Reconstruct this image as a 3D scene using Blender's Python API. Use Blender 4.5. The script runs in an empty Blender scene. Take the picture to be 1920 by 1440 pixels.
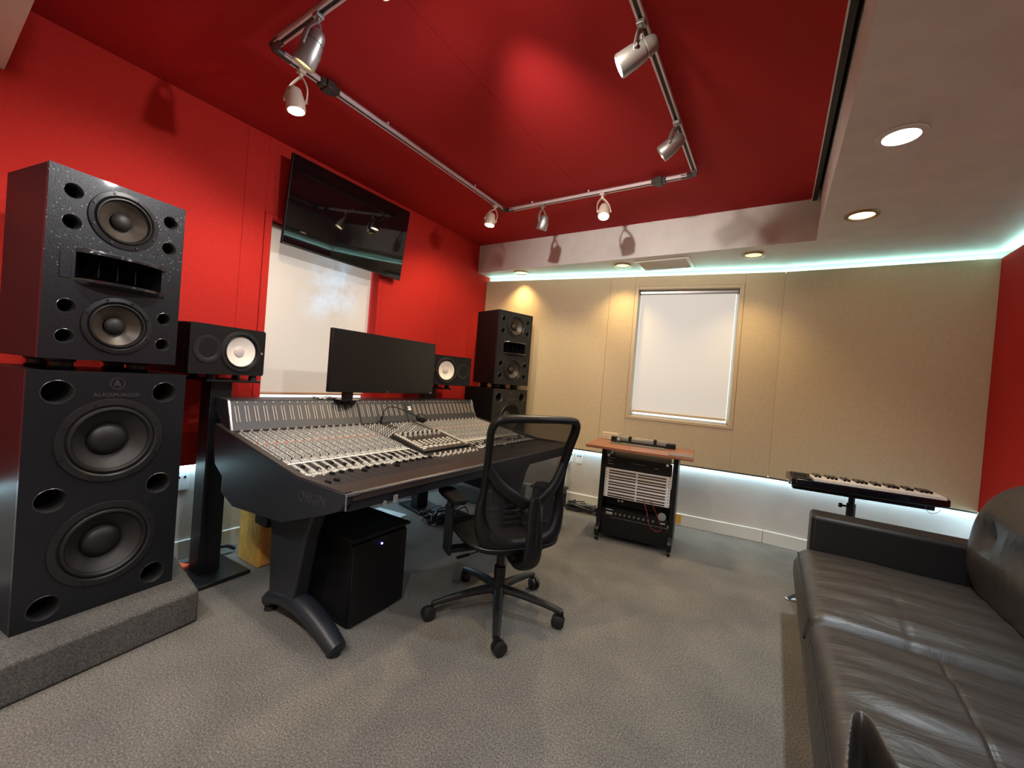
import bpy, bmesh, math, random
from mathutils import Vector, Matrix, Quaternion
random.seed(7)
PI = math.pi
sc = bpy.context.scene
C = sc.collection

# ------------------------------------------------------------------ camera
cam = bpy.data.objects.new('camera', bpy.data.cameras.new('camera'))
C.objects.link(cam)
cam.data.sensor_fit = 'HORIZONTAL'; cam.data.sensor_width = 36.0
cam.data.lens = 759.0 / 1920.0 * 36.0
cam.data.clip_start = 0.02; cam.data.clip_end = 60
Rm = Matrix(((0.83550971, -0.07371356, 0.54450881),
             (0.54363977, -0.03314877, -0.83866379),
             (0.07987069, 0.99672838, 0.0123775)))
cam.matrix_world = Matrix.Translation((0, 0, 1.2)) @ Rm.to_4x4()
sc.camera = cam

# ------------------------------------------------------------------ world, exposure
w = bpy.data.worlds.new('world'); sc.world = w; w.use_nodes = True
w.node_tree.nodes['Background'].inputs[0].default_value = (0.55, 0.65, 0.8, 1)
w.node_tree.nodes['Background'].inputs[1].default_value = 0.4
sc.view_settings.view_transform = 'Standard'
sc.view_settings.look = 'None'
sc.view_settings.exposure = 1.05
sc.view_settings.gamma = 1.0
sc.view_settings.use_curve_mapping = False

def spot_light(name, loc, aim, power, col, angle=60, blend=0.5, rad=0.03):
    l = bpy.data.lights.new(name, 'SPOT'); l.energy = power; l.color = col
    l.spot_size = math.radians(angle); l.spot_blend = blend; l.shadow_soft_size = rad
    o = bpy.data.objects.new(name, l); C.objects.link(o)
    o.location = loc
    o.rotation_euler = (Vector(aim) - Vector(loc)).to_track_quat('-Z', 'Y').to_euler()
    return o

AMBER = (1.0, 0.70, 0.30); WARM = (1.0, 0.78, 0.48); NEUT = (1.0, 0.93, 0.86); COOL = (0.80, 0.92, 1.0)
# recessed downlights: (x, y, z, colour, power, beam)
DOWN = [(0.351, 2.201, 2.31, COOL, 42, 130, 'cool'), (0.345, 3.039, 2.31, WARM, 8, 100, 'warm'),
        (-0.218, 3.62, 2.31, AMBER, 16, 110, 'warm'), (-1.243, 3.60, 2.31, AMBER, 18, 110, 'warm'),
        (-2.297, 3.545, 2.31, AMBER, 18, 105, 'warm'),
        (-2.2, -0.30, 2.31, NEUT, 40, 140, 'warm'), (-1.2, -0.30, 2.31, NEUT, 55, 150, 'warm'),  # from here on: unseen downlights, added as general fill
        (-0.2, -0.30, 2.31, NEUT, 60, 150, 'warm'), (0.351, 0.9, 2.31, COOL, 26, 120, 'cool'),
        (0.351, -0.2, 2.31, COOL, 30, 130, 'cool')]
for i, (x, y, z, c, p, b, k) in enumerate(DOWN):
    spot_light('downlight_beam', (x, y, z - 0.012), (x, y, 0), p, c, b, 0.9, 0.05)

# ------------------------------------------------------------------ materials
def mat(name, col, rough=0.5, metal=0.0, emit=None, estr=1.0, noise=None, bump=None, spec=None, coat=0.0):
    m = bpy.data.materials.new(name); m.use_nodes = True
    nt = m.node_tree; N = nt.nodes; L = nt.links
    b = N['Principled BSDF']
    b.inputs['Base Color'].default_value = (*col, 1)
    b.inputs['Roughness'].default_value = rough; b.inputs['Metallic'].default_value = metal
    if spec is not None: b.inputs['Specular IOR Level'].default_value = spec
    if coat: b.inputs['Coat Weight'].default_value = coat; b.inputs['Coat Roughness'].default_value = 0.06
    if emit:
        b.inputs['Emission Color'].default_value = (*emit, 1); b.inputs['Emission Strength'].default_value = estr
    tc = None
    if noise or bump:
        tc = N.new('ShaderNodeTexCoord')
    if noise:   # (scale, amount, detail, stretch)
        sc_, amt, det = noise[:3]
        st = noise[3] if len(noise) > 3 else (1, 1, 1)
        mp = N.new('ShaderNodeMapping'); mp.inputs['Scale'].default_value = st
        L.new(tc.outputs['Object'], mp.inputs['Vector'])
        n = N.new('ShaderNodeTexNoise'); n.inputs['Scale'].default_value = sc_; n.inputs['Detail'].default_value = det
        L.new(mp.outputs[0], n.inputs['Vector'])
        r = N.new('ShaderNodeValToRGB')
        r.color_ramp.elements[0].position = 0.3; r.color_ramp.elements[1].position = 0.7
        r.color_ramp.elements[0].color = (*[max(0, c * (1 - amt)) for c in col], 1)
        r.color_ramp.elements[1].color = (*[min(1, c * (1 + amt)) for c in col], 1)
        L.new(n.outputs['Fac'], r.inputs['Fac']); L.new(r.outputs['Color'], b.inputs['Base Color'])
    if bump:    # (scale, strength, distance, stretch)
        st = bump[3] if len(bump) > 3 else (1, 1, 1)
        mp = N.new('ShaderNodeMapping'); mp.inputs['Scale'].default_value = st
        L.new(tc.outputs['Object'], mp.inputs['Vector'])
        n = N.new('ShaderNodeTexNoise'); n.inputs['Scale'].default_value = bump[0]; n.inputs['Detail'].default_value = 5
        L.new(mp.outputs[0], n.inputs['Vector'])
        bp = N.new('ShaderNodeBump'); bp.inputs['Strength'].default_value = bump[1]; bp.inputs['Distance'].default_value = bump[2]
        L.new(n.outputs['Fac'], bp.inputs['Height']); L.new(bp.outputs['Normal'], b.inputs['Normal'])
    return m

M = {}
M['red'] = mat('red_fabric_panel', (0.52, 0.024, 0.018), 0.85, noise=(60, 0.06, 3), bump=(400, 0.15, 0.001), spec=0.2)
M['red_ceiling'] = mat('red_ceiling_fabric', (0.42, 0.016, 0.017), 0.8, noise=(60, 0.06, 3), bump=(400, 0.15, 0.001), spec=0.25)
M['beige'] = mat('beige_fabric_panel', (0.60, 0.49, 0.325), 0.9, noise=(50, 0.05, 4), bump=(350, 0.2, 0.001), spec=0.2)
M['beige_paint'] = mat('beige_frame_paint', (0.58, 0.46, 0.30), 0.5)
M['white'] = mat('offwhite_plaster', (0.68, 0.67, 0.64), 0.55, noise=(7, 0.06, 4), bump=(60, 0.06, 0.002))
M['lowwall'] = mat('pale_grey_wall_paint', (0.60, 0.56, 0.52), 0.5, noise=(5, 0.06, 4), bump=(40, 0.06, 0.002))
M['trim'] = mat('white_baseboard_paint', (0.72, 0.70, 0.66), 0.35)
M['black'] = mat('black_plastic', (0.006, 0.006, 0.007), 0.45, spec=0.3)
M['black_satin'] = mat('black_satin_metal', (0.015, 0.016, 0.018), 0.35, metal=0.3)
M['black_gloss'] = mat('black_gloss', (0.006, 0.006, 0.008), 0.08)
M['void'] = mat('dark_inside', (0.002, 0.002, 0.002), 0.9)
M['cab'] = mat('black_speckled_lacquer', (0.009, 0.010, 0.013), 0.34, noise=(350, 0.35, 3), bump=(180, 0.45, 0.0014), spec=0.38, coat=0.08)
M['cab_side'] = mat('black_lacquer_side', (0.008, 0.008, 0.009), 0.35, noise=(200, 0.3, 2), bump=(200, 0.1, 0.001), spec=0.13)
M['port_rim'] = mat('glossy_port_rim', (0.20, 0.20, 0.21), 0.26, metal=0.9)
M['horn_gloss'] = mat('horn_gloss', (0.02, 0.02, 0.022), 0.10, coat=0.6)
M['cone'] = mat('dark_paper_cone', (0.013, 0.012, 0.012), 0.55, noise=(120, 0.2, 3))
M['cone_brown'] = mat('brown_poly_cone', (0.045, 0.034, 0.025), 0.42, noise=(90, 0.15, 3))
M['rubber'] = mat('rubber', (0.008, 0.008, 0.009), 0.5)
M['frame_grey'] = mat('driver_frame', (0.020, 0.020, 0.022), 0.35, metal=0.3)
M['cone_white'] = mat('white_cone', (0.85, 0.80, 0.73), 0.4)
M['cap_white'] = mat('white_dust_cap', (0.62, 0.56, 0.54), 0.35)
M['chrome'] = mat('chrome', (0.7, 0.7, 0.72), 0.18, metal=1.0)
M['soft_black'] = mat('soft_black_pad', (0.005, 0.005, 0.006), 0.7, spec=0.15)
M['engraving'] = mat('engraved_grey', (0.034, 0.035, 0.045), 0.4)
M['silver'] = mat('satin_silver', (0.34, 0.33, 0.32), 0.38, metal=0.75)
M['track'] = mat('track_aluminium', (0.60, 0.50, 0.50), 0.4, metal=0.35)
M['groove'] = mat('black_groove', (0.01, 0.008, 0.008), 0.6)
M['brown_black'] = mat('dark_bronze_connector', (0.022, 0.016, 0.012), 0.4)
M['console_side'] = mat('dark_blue_grey_console', (0.012, 0.014, 0.020), 0.42, noise=(150, 0.1, 3), bump=(220, 0.05, 0.001))
M['console_pad'] = mat('dark_brown_leatherette', (0.036, 0.028, 0.026), 0.42, bump=(300, 0.08, 0.001))
M['console_face'] = mat('console_channel_grey', (0.19, 0.19, 0.195), 0.5)
M['fader_plate'] = mat('fader_plate', (0.026, 0.025, 0.026), 0.5)
M['meter_panel'] = mat('meter_panel', (0.028, 0.030, 0.037), 0.4)
M['meter_bar'] = mat('meter_bar', (0.42, 0.36, 0.32), 0.45)
M['knob_grey'] = mat('knob_grey', (0.50, 0.50, 0.48), 0.4)
M['knob_light'] = mat('knob_light', (0.74, 0.72, 0.66), 0.4)
M['knob_tan'] = mat('knob_tan', (0.48, 0.38, 0.33), 0.4)
M['knob_red'] = mat('knob_red', (0.62, 0.34, 0.28), 0.4)
M['button_white'] = mat('button_white', (0.82, 0.82, 0.76), 0.35)
M['edge'] = mat('metal_edge', (0.42, 0.42, 0.46), 0.25, metal=0.8)
M['screen'] = mat('tv_glass', (0.003, 0.003, 0.004), 0.035, spec=0.6)
M['screen_matte'] = mat('matte_screen', (0.004, 0.004, 0.004), 0.32)
M['wood'] = mat('cherry_wood', (0.29, 0.115, 0.06), 0.32, noise=(9, 0.3, 6, (1, 14, 14)))
M['yellow_wood'] = mat('yellow_varnished_wood', (0.62, 0.36, 0.08), 0.5, noise=(14, 0.25, 5, (3, 3, 1)))
M['yellow_wood2'] = mat('orange_varnished_wood', (0.55, 0.25, 0.06), 0.5, noise=(14, 0.25, 5, (3, 3, 1)))
M['patch'] = mat('white_patch_panel', (0.82, 0.80, 0.79), 0.4)
M['patch_hole'] = mat('patch_hole', (0.010, 0.010, 0.02), 0.5)
M['brass'] = mat('brass_jack', (0.35, 0.22, 0.08), 0.35, metal=0.8)
M['red_cable'] = mat('dark_red_cable', (0.22, 0.02, 0.02), 0.4)
M['cable'] = mat('black_cable', (0.014, 0.014, 0.015), 0.45)
M['cable_grey'] = mat('grey_cable', (0.22, 0.23, 0.23), 0.45)
M['paper'] = mat('white_sheet', (0.60, 0.62, 0.62), 0.5)
M['beige_box'] = mat('beige_box', (0.62, 0.52, 0.40), 0.5)
M['clear'] = mat('smoky_bar', (0.42, 0.38, 0.30), 0.25)
M['mat_grey'] = mat('grey_mat', (0.10, 0.09, 0.085), 0.6)
M['strip_grey'] = mat('brown_grey_strip', (0.16, 0.12, 0.12), 0.5)
M['key_white'] = mat('white_key', (0.82, 0.74, 0.64), 0.35)
M['plate_white'] = mat('outlet_plate', (0.75, 0.74, 0.72), 0.35)
M['vent'] = mat('vent_metal', (0.55, 0.52, 0.47), 0.45, metal=0.2)
M['orange'] = mat('orange_plastic', (0.80, 0.13, 0.04), 0.5)
M['amber'] = mat('amber_tape', (0.75, 0.38, 0.05), 0.5)
M['blue_led'] = mat('blue_led', (0.05, 0.05, 0.6), 0.4, emit=(0.12, 0.15, 1.0), estr=12)
M['glass_day'] = mat('daylight_gap', (0.6, 0.7, 0.75), 0.5, emit=(0.62, 0.86, 0.95), estr=0.8)
M['led'] = mat('cool_led_strip', (0.9, 1, 1), 0.5, emit=(0.40, 0.86, 0.80), estr=8.0)
M['led_low'] = mat('cool_led_strip_low', (0.9, 1, 1), 0.5, emit=(0.50, 0.82, 1.0), estr=13.0)
M['lens_warm'] = mat('warm_lens', (1, 0.9, 0.7), 0.4, emit=(1.0, 0.80, 0.48), estr=9)
M['lens_hot'] = mat('hot_lens', (1, 0.9, 0.8), 0.4, emit=(1.0, 0.86, 0.62), estr=28)
M['lens_cool'] = mat('cool_lens', (0.9, 0.95, 1), 0.4, emit=(0.82, 0.95, 1.0), estr=14)
M['lens_dim'] = mat('dim_lens', (0.8, 0.7, 0.5), 0.3, emit=(1.0, 0.74, 0.34), estr=0.75)
M['gold'] = mat('gold_trim_ring', (0.30, 0.20, 0.09), 0.3, metal=0.8)

# lacquer variant: glints painted into the base colour as pale specks, upper half
def sparkle_lacquer():
    m = M['cab'].copy(); m.name = 'painted_sparkle_lacquer'; nt = m.node_tree; N = nt.nodes; L = nt.links; b = N['Principled BSDF']
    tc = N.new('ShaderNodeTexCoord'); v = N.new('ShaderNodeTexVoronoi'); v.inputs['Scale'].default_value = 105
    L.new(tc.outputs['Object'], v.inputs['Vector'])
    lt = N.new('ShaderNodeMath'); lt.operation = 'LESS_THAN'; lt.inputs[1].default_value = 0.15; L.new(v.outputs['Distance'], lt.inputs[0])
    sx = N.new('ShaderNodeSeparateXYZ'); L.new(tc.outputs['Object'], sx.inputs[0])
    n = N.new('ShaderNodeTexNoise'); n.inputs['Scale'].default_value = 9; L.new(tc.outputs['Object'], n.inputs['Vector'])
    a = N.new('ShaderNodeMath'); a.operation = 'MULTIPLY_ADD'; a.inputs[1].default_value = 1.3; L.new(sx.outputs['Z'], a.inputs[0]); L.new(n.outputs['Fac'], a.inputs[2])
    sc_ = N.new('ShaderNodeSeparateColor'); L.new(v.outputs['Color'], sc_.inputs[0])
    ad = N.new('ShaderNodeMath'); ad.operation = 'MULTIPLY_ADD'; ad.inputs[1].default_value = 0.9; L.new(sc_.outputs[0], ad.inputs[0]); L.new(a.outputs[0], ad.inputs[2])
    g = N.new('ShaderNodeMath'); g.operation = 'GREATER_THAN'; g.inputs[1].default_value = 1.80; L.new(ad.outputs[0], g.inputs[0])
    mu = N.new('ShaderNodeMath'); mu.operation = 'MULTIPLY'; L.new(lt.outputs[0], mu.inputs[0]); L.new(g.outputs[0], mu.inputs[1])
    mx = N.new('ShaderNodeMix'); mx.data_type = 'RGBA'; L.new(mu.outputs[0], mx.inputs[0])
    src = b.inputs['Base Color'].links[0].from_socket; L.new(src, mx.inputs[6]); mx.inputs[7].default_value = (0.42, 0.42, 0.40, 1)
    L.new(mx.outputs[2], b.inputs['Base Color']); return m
M['cab_sparkle'] = sparkle_lacquer()

# carpet
def carpet(name, c1, c2, c3):
    m = bpy.data.materials.new(name); m.use_nodes = True
    nt = m.node_tree; N = nt.nodes; L = nt.links; b = N['Principled BSDF']
    b.inputs['Roughness'].default_value = 0.95; b.inputs['Specular IOR Level'].default_value = 0.1
    tc = N.new('ShaderNodeTexCoord')
    n1 = N.new('ShaderNodeTexNoise'); n1.inputs['Scale'].default_value = 150; n1.inputs['Detail'].default_value = 6; n1.inputs['Roughness'].default_value = 0.75
    n2 = N.new('ShaderNodeTexNoise'); n2.inputs['Scale'].default_value = 3.2; n2.inputs['Detail'].default_value = 4
    L.new(tc.outputs['Object'], n1.inputs['Vector']); L.new(tc.outputs['Object'], n2.inputs['Vector'])
    r = N.new('ShaderNodeValToRGB'); e = r.color_ramp.elements
    e[0].position = 0.34; e[0].color = (*c1, 1); e[1].position = 0.66; e[1].color = (*c3, 1)
    k = e.new(0.5); k.color = (*c2, 1)
    L.new(n1.outputs['Fac'], r.inputs['Fac'])
    mx = N.new('ShaderNodeMix'); mx.data_type = 'RGBA'; mx.blend_type = 'MULTIPLY'; mx.inputs[0].default_value = 1.0
    r2 = N.new('ShaderNodeValToRGB'); r2.color_ramp.elements[0].position = 0.35; r2.color_ramp.elements[1].position = 0.65
    r2.color_ramp.elements[0].color = (0.84, 0.84, 0.84, 1); r2.color_ramp.elements[1].color = (1.08, 1.06, 1.03, 1)
    L.new(n2.outputs['Fac'], r2.inputs['Fac'])
    L.new(r.outputs['Color'], mx.inputs[6]); L.new(r2.outputs['Color'], mx.inputs[7])
    L.new(mx.outputs[2], b.inputs['Base Color'])
    bp = N.new('ShaderNodeBump'); bp.inputs['Strength'].default_value = 0.9; bp.inputs['Distance'].default_value = 0.006
    L.new(n1.outputs['Fac'], bp.inputs['Height']); L.new(bp.outputs['Normal'], b.inputs['Normal'])
    return m
M['carpet'] = carpet('grey_carpet', (0.085, 0.081, 0.073), (0.188, 0.178, 0.163), (0.355, 0.336, 0.308))
M['carpet_dark'] = carpet('grey_carpet_platform', (0.060, 0.058, 0.056), (0.115, 0.112, 0.108), (0.20, 0.195, 0.187))

# leather with fine wrinkles
def leather():
    m = bpy.data.materials.new('black_leather'); m.use_nodes = True
    nt = m.node_tree; N = nt.nodes; L = nt.links; b = N['Principled BSDF']
    b.inputs['Base Color'].default_value = (0.026, 0.021, 0.018, 1)
    b.inputs['Roughness'].default_value = 0.42; b.inputs['Specular IOR Level'].default_value = 0.75
    tc = N.new('ShaderNodeTexCoord')
    mp = N.new('ShaderNodeMapping'); mp.inputs['Scale'].default_value = (3.6, 13, 6); mp.inputs['Rotation'].default_value = (0, 0, 0.12)
    L.new(tc.outputs['Object'], mp.inputs['Vector'])
    n1 = N.new('ShaderNodeTexNoise'); n1.inputs['Scale'].default_value = 1.6; n1.inputs['Detail'].default_value = 5; n1.inputs['Distortion'].default_value = 0.7
    L.new(mp.outputs[0], n1.inputs['Vector'])
    n2 = N.new('ShaderNodeTexNoise'); n2.inputs['Scale'].default_value = 240; n2.inputs['Detail'].default_value = 3
    L.new(tc.outputs['Object'], n2.inputs['Vector'])
    b1 = N.new('ShaderNodeBump'); b1.inputs['Strength'].default_value = 0.30; b1.inputs['Distance'].default_value = 0.02
    b2 = N.new('ShaderNodeBump'); b2.inputs['Strength'].default_value = 0.25; b2.inputs['Distance'].default_value = 0.0015
    L.new(n1.outputs['Fac'], b1.inputs['Height']); L.new(n2.outputs['Fac'], b2.inputs['Height'])
    L.new(b1.outputs['Normal'], b2.inputs['Normal']); L.new(b2.outputs['Normal'], b.inputs['Normal'])
    return m
M['leather'] = leather()
M['leather_plain'] = mat('black_leather_plain', (0.012, 0.011, 0.011), 0.45, bump=(240, 0.2, 0.001), spec=0.4)

# chair mesh: woven net with real holes between threads (procedural grid alpha)
def chair_net():
    m = bpy.data.materials.new('black_chair_net'); m.use_nodes = True
    nt = m.node_tree; N = nt.nodes; L = nt.links; b = N['Principled BSDF']
    b.inputs['Base Color'].default_value = (0.02, 0.02, 0.021, 1); b.inputs['Roughness'].default_value = 0.6
    tc = N.new('ShaderNodeTexCoord')
    ck = N.new('ShaderNodeTexWave'); ck.wave_type = 'BANDS'; ck.bands_direction = 'Y'; ck.inputs['Scale'].default_value = 95
    ck2 = N.new('ShaderNodeTexWave'); ck2.wave_type = 'BANDS'; ck2.bands_direction = 'Z'; ck2.inputs['Scale'].default_value = 95
    L.new(tc.outputs['Object'], ck.inputs['Vector']); L.new(tc.outputs['Object'], ck2.inputs['Vector'])
    mx = N.new('ShaderNodeMath'); mx.operation = 'MAXIMUM'
    L.new(ck.outputs['Fac'], mx.inputs[0]); L.new(ck2.outputs['Fac'], mx.inputs[1])
    mr = N.new('ShaderNodeMapRange'); mr.inputs[1].default_value = 0.2; mr.inputs[2].default_value = 1.0
    mr.inputs[3].default_value = 0.58; mr.inputs[4].default_value = 0.93
    L.new(mx.outputs[0], mr.inputs[0]); L.new(mr.outputs[0], b.inputs['Alpha'])
    return m
M['net'] = chair_net()

# roller shade fabric; daylight from behind is put in as emission
def shade_mat(name, col, e, strn, patch=None):
    m = bpy.data.materials.new(name); m.use_nodes = True
    nt = m.node_tree; N = nt.nodes; L = nt.links; b = N['Principled BSDF']
    b.inputs['Base Color'].default_value = (*col, 1); b.inputs['Roughness'].default_value = 0.8
    b.inputs['Emission Color'].default_value = (*e, 1); b.inputs['Emission Strength'].default_value = strn
    tc = N.new('ShaderNodeTexCoord')
    if patch:
        # bluish daylight patch painted into the emission colour, soft-edged
        sx = N.new('ShaderNodeSeparateXYZ'); L.new(tc.outputs['Object'], sx.inputs[0])
        def band(sock, a, bb, s):
            m1 = N.new('ShaderNodeMapRange'); m1.interpolation_type = 'SMOOTHSTEP'
            m1.inputs[1].default_value = a - s; m1.inputs[2].default_value = a + s; L.new(sock, m1.inputs[0])
            m2 = N.new('ShaderNodeMapRange'); m2.interpolation_type = 'SMOOTHSTEP'
            m2.inputs[1].default_value = bb - s; m2.inputs[2].default_value = bb + s
            m2.inputs[3].default_value = 1; m2.inputs[4].default_value = 0; L.new(sock, m2.inputs[0])
            mm = N.new('ShaderNodeMath'); mm.operation = 'MULTIPLY'
            L.new(m1.outputs[0], mm.inputs[0]); L.new(m2.outputs[0], mm.inputs[1]); return mm.outputs[0]
        n = N.new('ShaderNodeTexNoise'); n.inputs['Scale'].default_value = 5; n.inputs['Detail'].default_value = 6; n.inputs['Roughness'].default_value = 0.7
        L.new(tc.outputs['Object'], n.inputs['Vector'])
        f = N.new('ShaderNodeMath'); f.operation = 'MULTIPLY'
        L.new(band(sx.outputs['Y'], patch[0], patch[1], patch[4]), f.inputs[0]); L.new(band(sx.outputs['Z'], patch[2], patch[3], 0.14), f.inputs[1])
        g = N.new('ShaderNodeMapRange'); g.inputs[1].default_value = 0.40; g.inputs[2].default_value = 0.60; L.new(n.outputs['Fac'], g.inputs[0])
        h = N.new('ShaderNodeMath'); h.operation = 'MULTIPLY'; L.new(f.outputs[0], h.inputs[0]); L.new(g.outputs[0], h.inputs[1])
        mx = N.new('ShaderNodeMix'); mx.data_type = 'RGBA'; L.new(h.outputs[0], mx.inputs[0])
        mx.inputs[6].default_value = (*e, 1); mx.inputs[7].default_value = (0.80, 1.15, 1.45, 1)
        L.new(mx.outputs[2], b.inputs['Emission Color'])
    return m
M['shade_l'] = shade_mat('roller_shade_left', (0.60, 0.56, 0.50), (0.62, 0.57, 0.50), 0.20, (1.62, 2.0, 1.55, 1.98, 0.10))
M['shade_r'] = shade_mat('roller_shade_right', (0.58, 0.57, 0.54), (0.60, 0.60, 0.57), 0.24)

# ------------------------------------------------------------------ mesh helpers
def new(): return bmesh.new()
def obj(name, bm, m, parent=None, loc=None, rot=None, smooth=True, bevel=0, seg=2, angle=35):
    me = bpy.data.meshes.new(name)
    bmesh.ops.recalc_face_normals(bm, faces=bm.faces)
    bm.to_mesh(me); bm.free()
    me.materials.append(m)
    if smooth:
        for p in me.polygons: p.use_smooth = True
        me.set_sharp_from_angle(angle=math.radians(angle))
    return link(name, me, parent, loc, rot, bevel, seg)
def link(name, me, parent=None, loc=None, rot=None, bevel=0, seg=2):
    o = bpy.data.objects.new(name, me); C.objects.link(o)
    if parent: o.parent = parent
    if loc is not None: o.location = loc
    if rot is not None: o.rotation_euler = rot
    if bevel:
        b = o.modifiers.new('b', 'BEVEL'); b.width = bevel; b.segments = seg; b.limit_method = 'ANGLE'; b.angle_limit = math.radians(40)
    return o
def tag(o, label, cat, group=None):
    o['label'] = label; o['category'] = cat
    if group: o['group'] = group
    return o
def thing(name, label, cat, loc=(0, 0, 0), rz=0, group=None):
    o = bpy.data.objects.new(name, None); C.objects.link(o)
    o.location = loc; o.rotation_euler = (0, 0, rz); o.empty_display_size = 0.1
    return tag(o, label, cat, group)
def struct(name, bm, m, parent=None, **k):
    o = obj(name, bm, m, parent, **k)
    if not parent: o['kind'] = 'structure'
    return o
def box(bm, x0, x1, y0, y1, z0, z1, mtx=None):
    vs = [bm.verts.new((x, y, z)) for x in (x0, x1) for y in (y0, y1) for z in (z0, z1)]
    if mtx:
        for v in vs: v.co = mtx @ v.co
    for f in ((0, 1, 3, 2), (4, 6, 7, 5), (0, 4, 5, 1), (2, 3, 7, 6), (0, 2, 6, 4), (1, 5, 7, 3)):
        bm.faces.new([vs[i] for i in f])
    return bm
def frame_of(d):
    d = Vector(d).normalized(); a = Vector((0, 0, 1)) if abs(d.z) < 0.95 else Vector((1, 0, 0))
    u = d.cross(a).normalized(); return u, d.cross(u).normalized(), d
def lathe(bm, prof, origin=(0, 0, 0), axis=(0, 0, 1), seg=28, cap=True):
    """prof: list of (radius, height along axis)"""
    o = Vector(origin); u, v, d = frame_of(axis); rings = []
    for r, h in prof:
        if r < 1e-6: rings.append([bm.verts.new(o + d * h)])
        else: rings.append([bm.verts.new(o + d * h + u * (r * math.cos(2 * PI * i / seg)) + v * (r * math.sin(2 * PI * i / seg))) for i in range(seg)])
    for a, b in zip(rings, rings[1:]):
        for i in range(seg):
            j = (i + 1) % seg
            if len(a) == 1 and len(b) == 1: continue
            if len(a) == 1: bm.faces.new((a[0], b[i], b[j]))
            elif len(b) == 1: bm.faces.new((a[i], a[j], b[0]))
            else: bm.faces.new((a[i], a[j], b[j], b[i]))
    if cap:
        for r_ in (rings[0], rings[-1]):
            if len(r_) > 1:
                try: bm.faces.new(r_)
                except ValueError: pass
    return bm
def cyl(bm, p0, p1, r0, r1=None, seg=16, cap=True):
    p0 = Vector(p0); p1 = Vector(p1); r1 = r0 if r1 is None else r1
    return lathe(bm, [(r0, 0), (r1, (p1 - p0).length)], p0, p1 - p0, seg, cap)
def smooth_path(pts, n=6, closed=False):
    P = [Vector(p) for p in pts]; out = []; m = len(P)
    rng = range(m) if closed else range(m - 1)
    for i in rng:
        if closed: a, b, c, d = P[(i - 1) % m], P[i], P[(i + 1) % m], P[(i + 2) % m]
        else: a, b, c, d = P[max(i - 1, 0)], P[i], P[i + 1], P[min(i + 2, m - 1)]
        for k in range(n):
            t = k / n
            out.append(0.5 * ((2 * b) + (c - a) * t + (2 * a - 5 * b + 4 * c - d) * t * t + (3 * b - a - 3 * c + d) * t ** 3))
    if not closed: out.append(P[-1].copy())
    return out
def tube(bm, pts, r, seg=8, closed=False, up=(0, 0, 1), sx=1.0, sy=1.0):
    """r: number or list; sx/sy flatten the section (number or list)"""
    P = [Vector(p) for p in pts]; n = len(P); rings = []; prev = None
    for i, p in enumerate(P):
        if closed: t = (P[(i + 1) % n] - P[i - 1])
        else: t = P[min(i + 1, n - 1)] - P[max(i - 1, 0)]
        t.normalize()
        if prev is None:
            a = Vector(up)
            if abs(t.dot(a)) > 0.95: a = Vector((1, 0, 0))
            u = t.cross(a).normalized()
        else:
            u = (prev - t * prev.dot(t)).normalized()
        prev = u; v = t.cross(u).normalized()
        rr = r[i] if isinstance(r, (list, tuple)) else r
        ax = sx[i] if isinstance(sx, (list, tuple)) else sx
        ay = sy[i] if isinstance(sy, (list, tuple)) else sy
        rings.append([bm.verts.new(p + u * (rr * ax * math.cos(2 * PI * k / seg)) + v * (rr * ay * math.sin(2 * PI * k / seg))) for k in range(seg)])
    m = n if closed else n - 1
    for i in range(m):
        a, b = rings[i], rings[(i + 1) % n]
        for k in range(seg): bm.faces.new((a[k], a[(k + 1) % seg], b[(k + 1) % seg], b[k]))
    if not closed:
        bm.faces.new(rings[0]); bm.faces.new(rings[-1])
    return bm
def prism(bm, poly, a0, a1, axes='xz'):
    """poly in the plane given by axes, extruded along the third axis from a0 to a1"""
    def pt(p, a):
        if axes == 'xz': return (p[0], a, p[1])
        if axes == 'xy': return (p[0], p[1], a)
        return (a, p[0], p[1])
    A = [bm.verts.new(pt(p, a0)) for p in poly]; B = [bm.verts.new(pt(p, a1)) for p in poly]
    bm.faces.new(A); bm.faces.new(B)
    n = len(poly)
    for i in range(n): bm.faces.new((A[i], A[(i + 1) % n], B[(i + 1) % n], B[i]))
    return bm
def holed_plate(name, outer, holes, thick, m, parent=None, mtx=None, bevel=0.0):
    """flat plate in local YZ (x is its thickness, front at x=0) with real holes; outer/holes are lists of (y,z) loops"""
    cu = bpy.data.curves.new(name, 'CURVE'); cu.dimensions = '2D'; cu.fill_mode = 'BOTH'; cu.extrude = thick / 2
    for loop in [outer] + holes:
        s = cu.splines.new('POLY'); s.points.add(len(loop) - 1); s.use_cyclic_u = True
        for p, q in zip(s.points, loop): p.co = (q[0], q[1], 0, 1)
    if bevel: cu.bevel_depth = bevel; cu.bevel_resolution = 1
    o = bpy.data.objects.new('tmp', cu); C.objects.link(o)
    me = bpy.data.meshes.new_from_object(o.evaluated_get(bpy.context.evaluated_depsgraph_get()))
    bpy.data.objects.remove(o); bpy.data.curves.remove(cu)
    me.name = name
    # curve plane XY -> local YZ
    me.transform(Matrix(((0, 0, 1, -thick / 2), (1, 0, 0, 0), (0, 1, 0, 0), (0, 0, 0, 1))))
    if mtx: me.transform(mtx)
    me.materials.clear(); me.materials.append(m)
    for p in me.polygons: p.use_smooth = True
    me.set_sharp_from_angle(angle=math.radians(35))
    return link(name, me, parent)
def circ(y, z, r, n=32): return [(y + r * math.cos(2 * PI * i / n), z + r * math.sin(2 * PI * i / n)) for i in range(n)]
def rect(y0, y1, z0, z1): return [(y0, z0), (y1, z0), (y1, z1), (y0, z1)]
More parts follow.
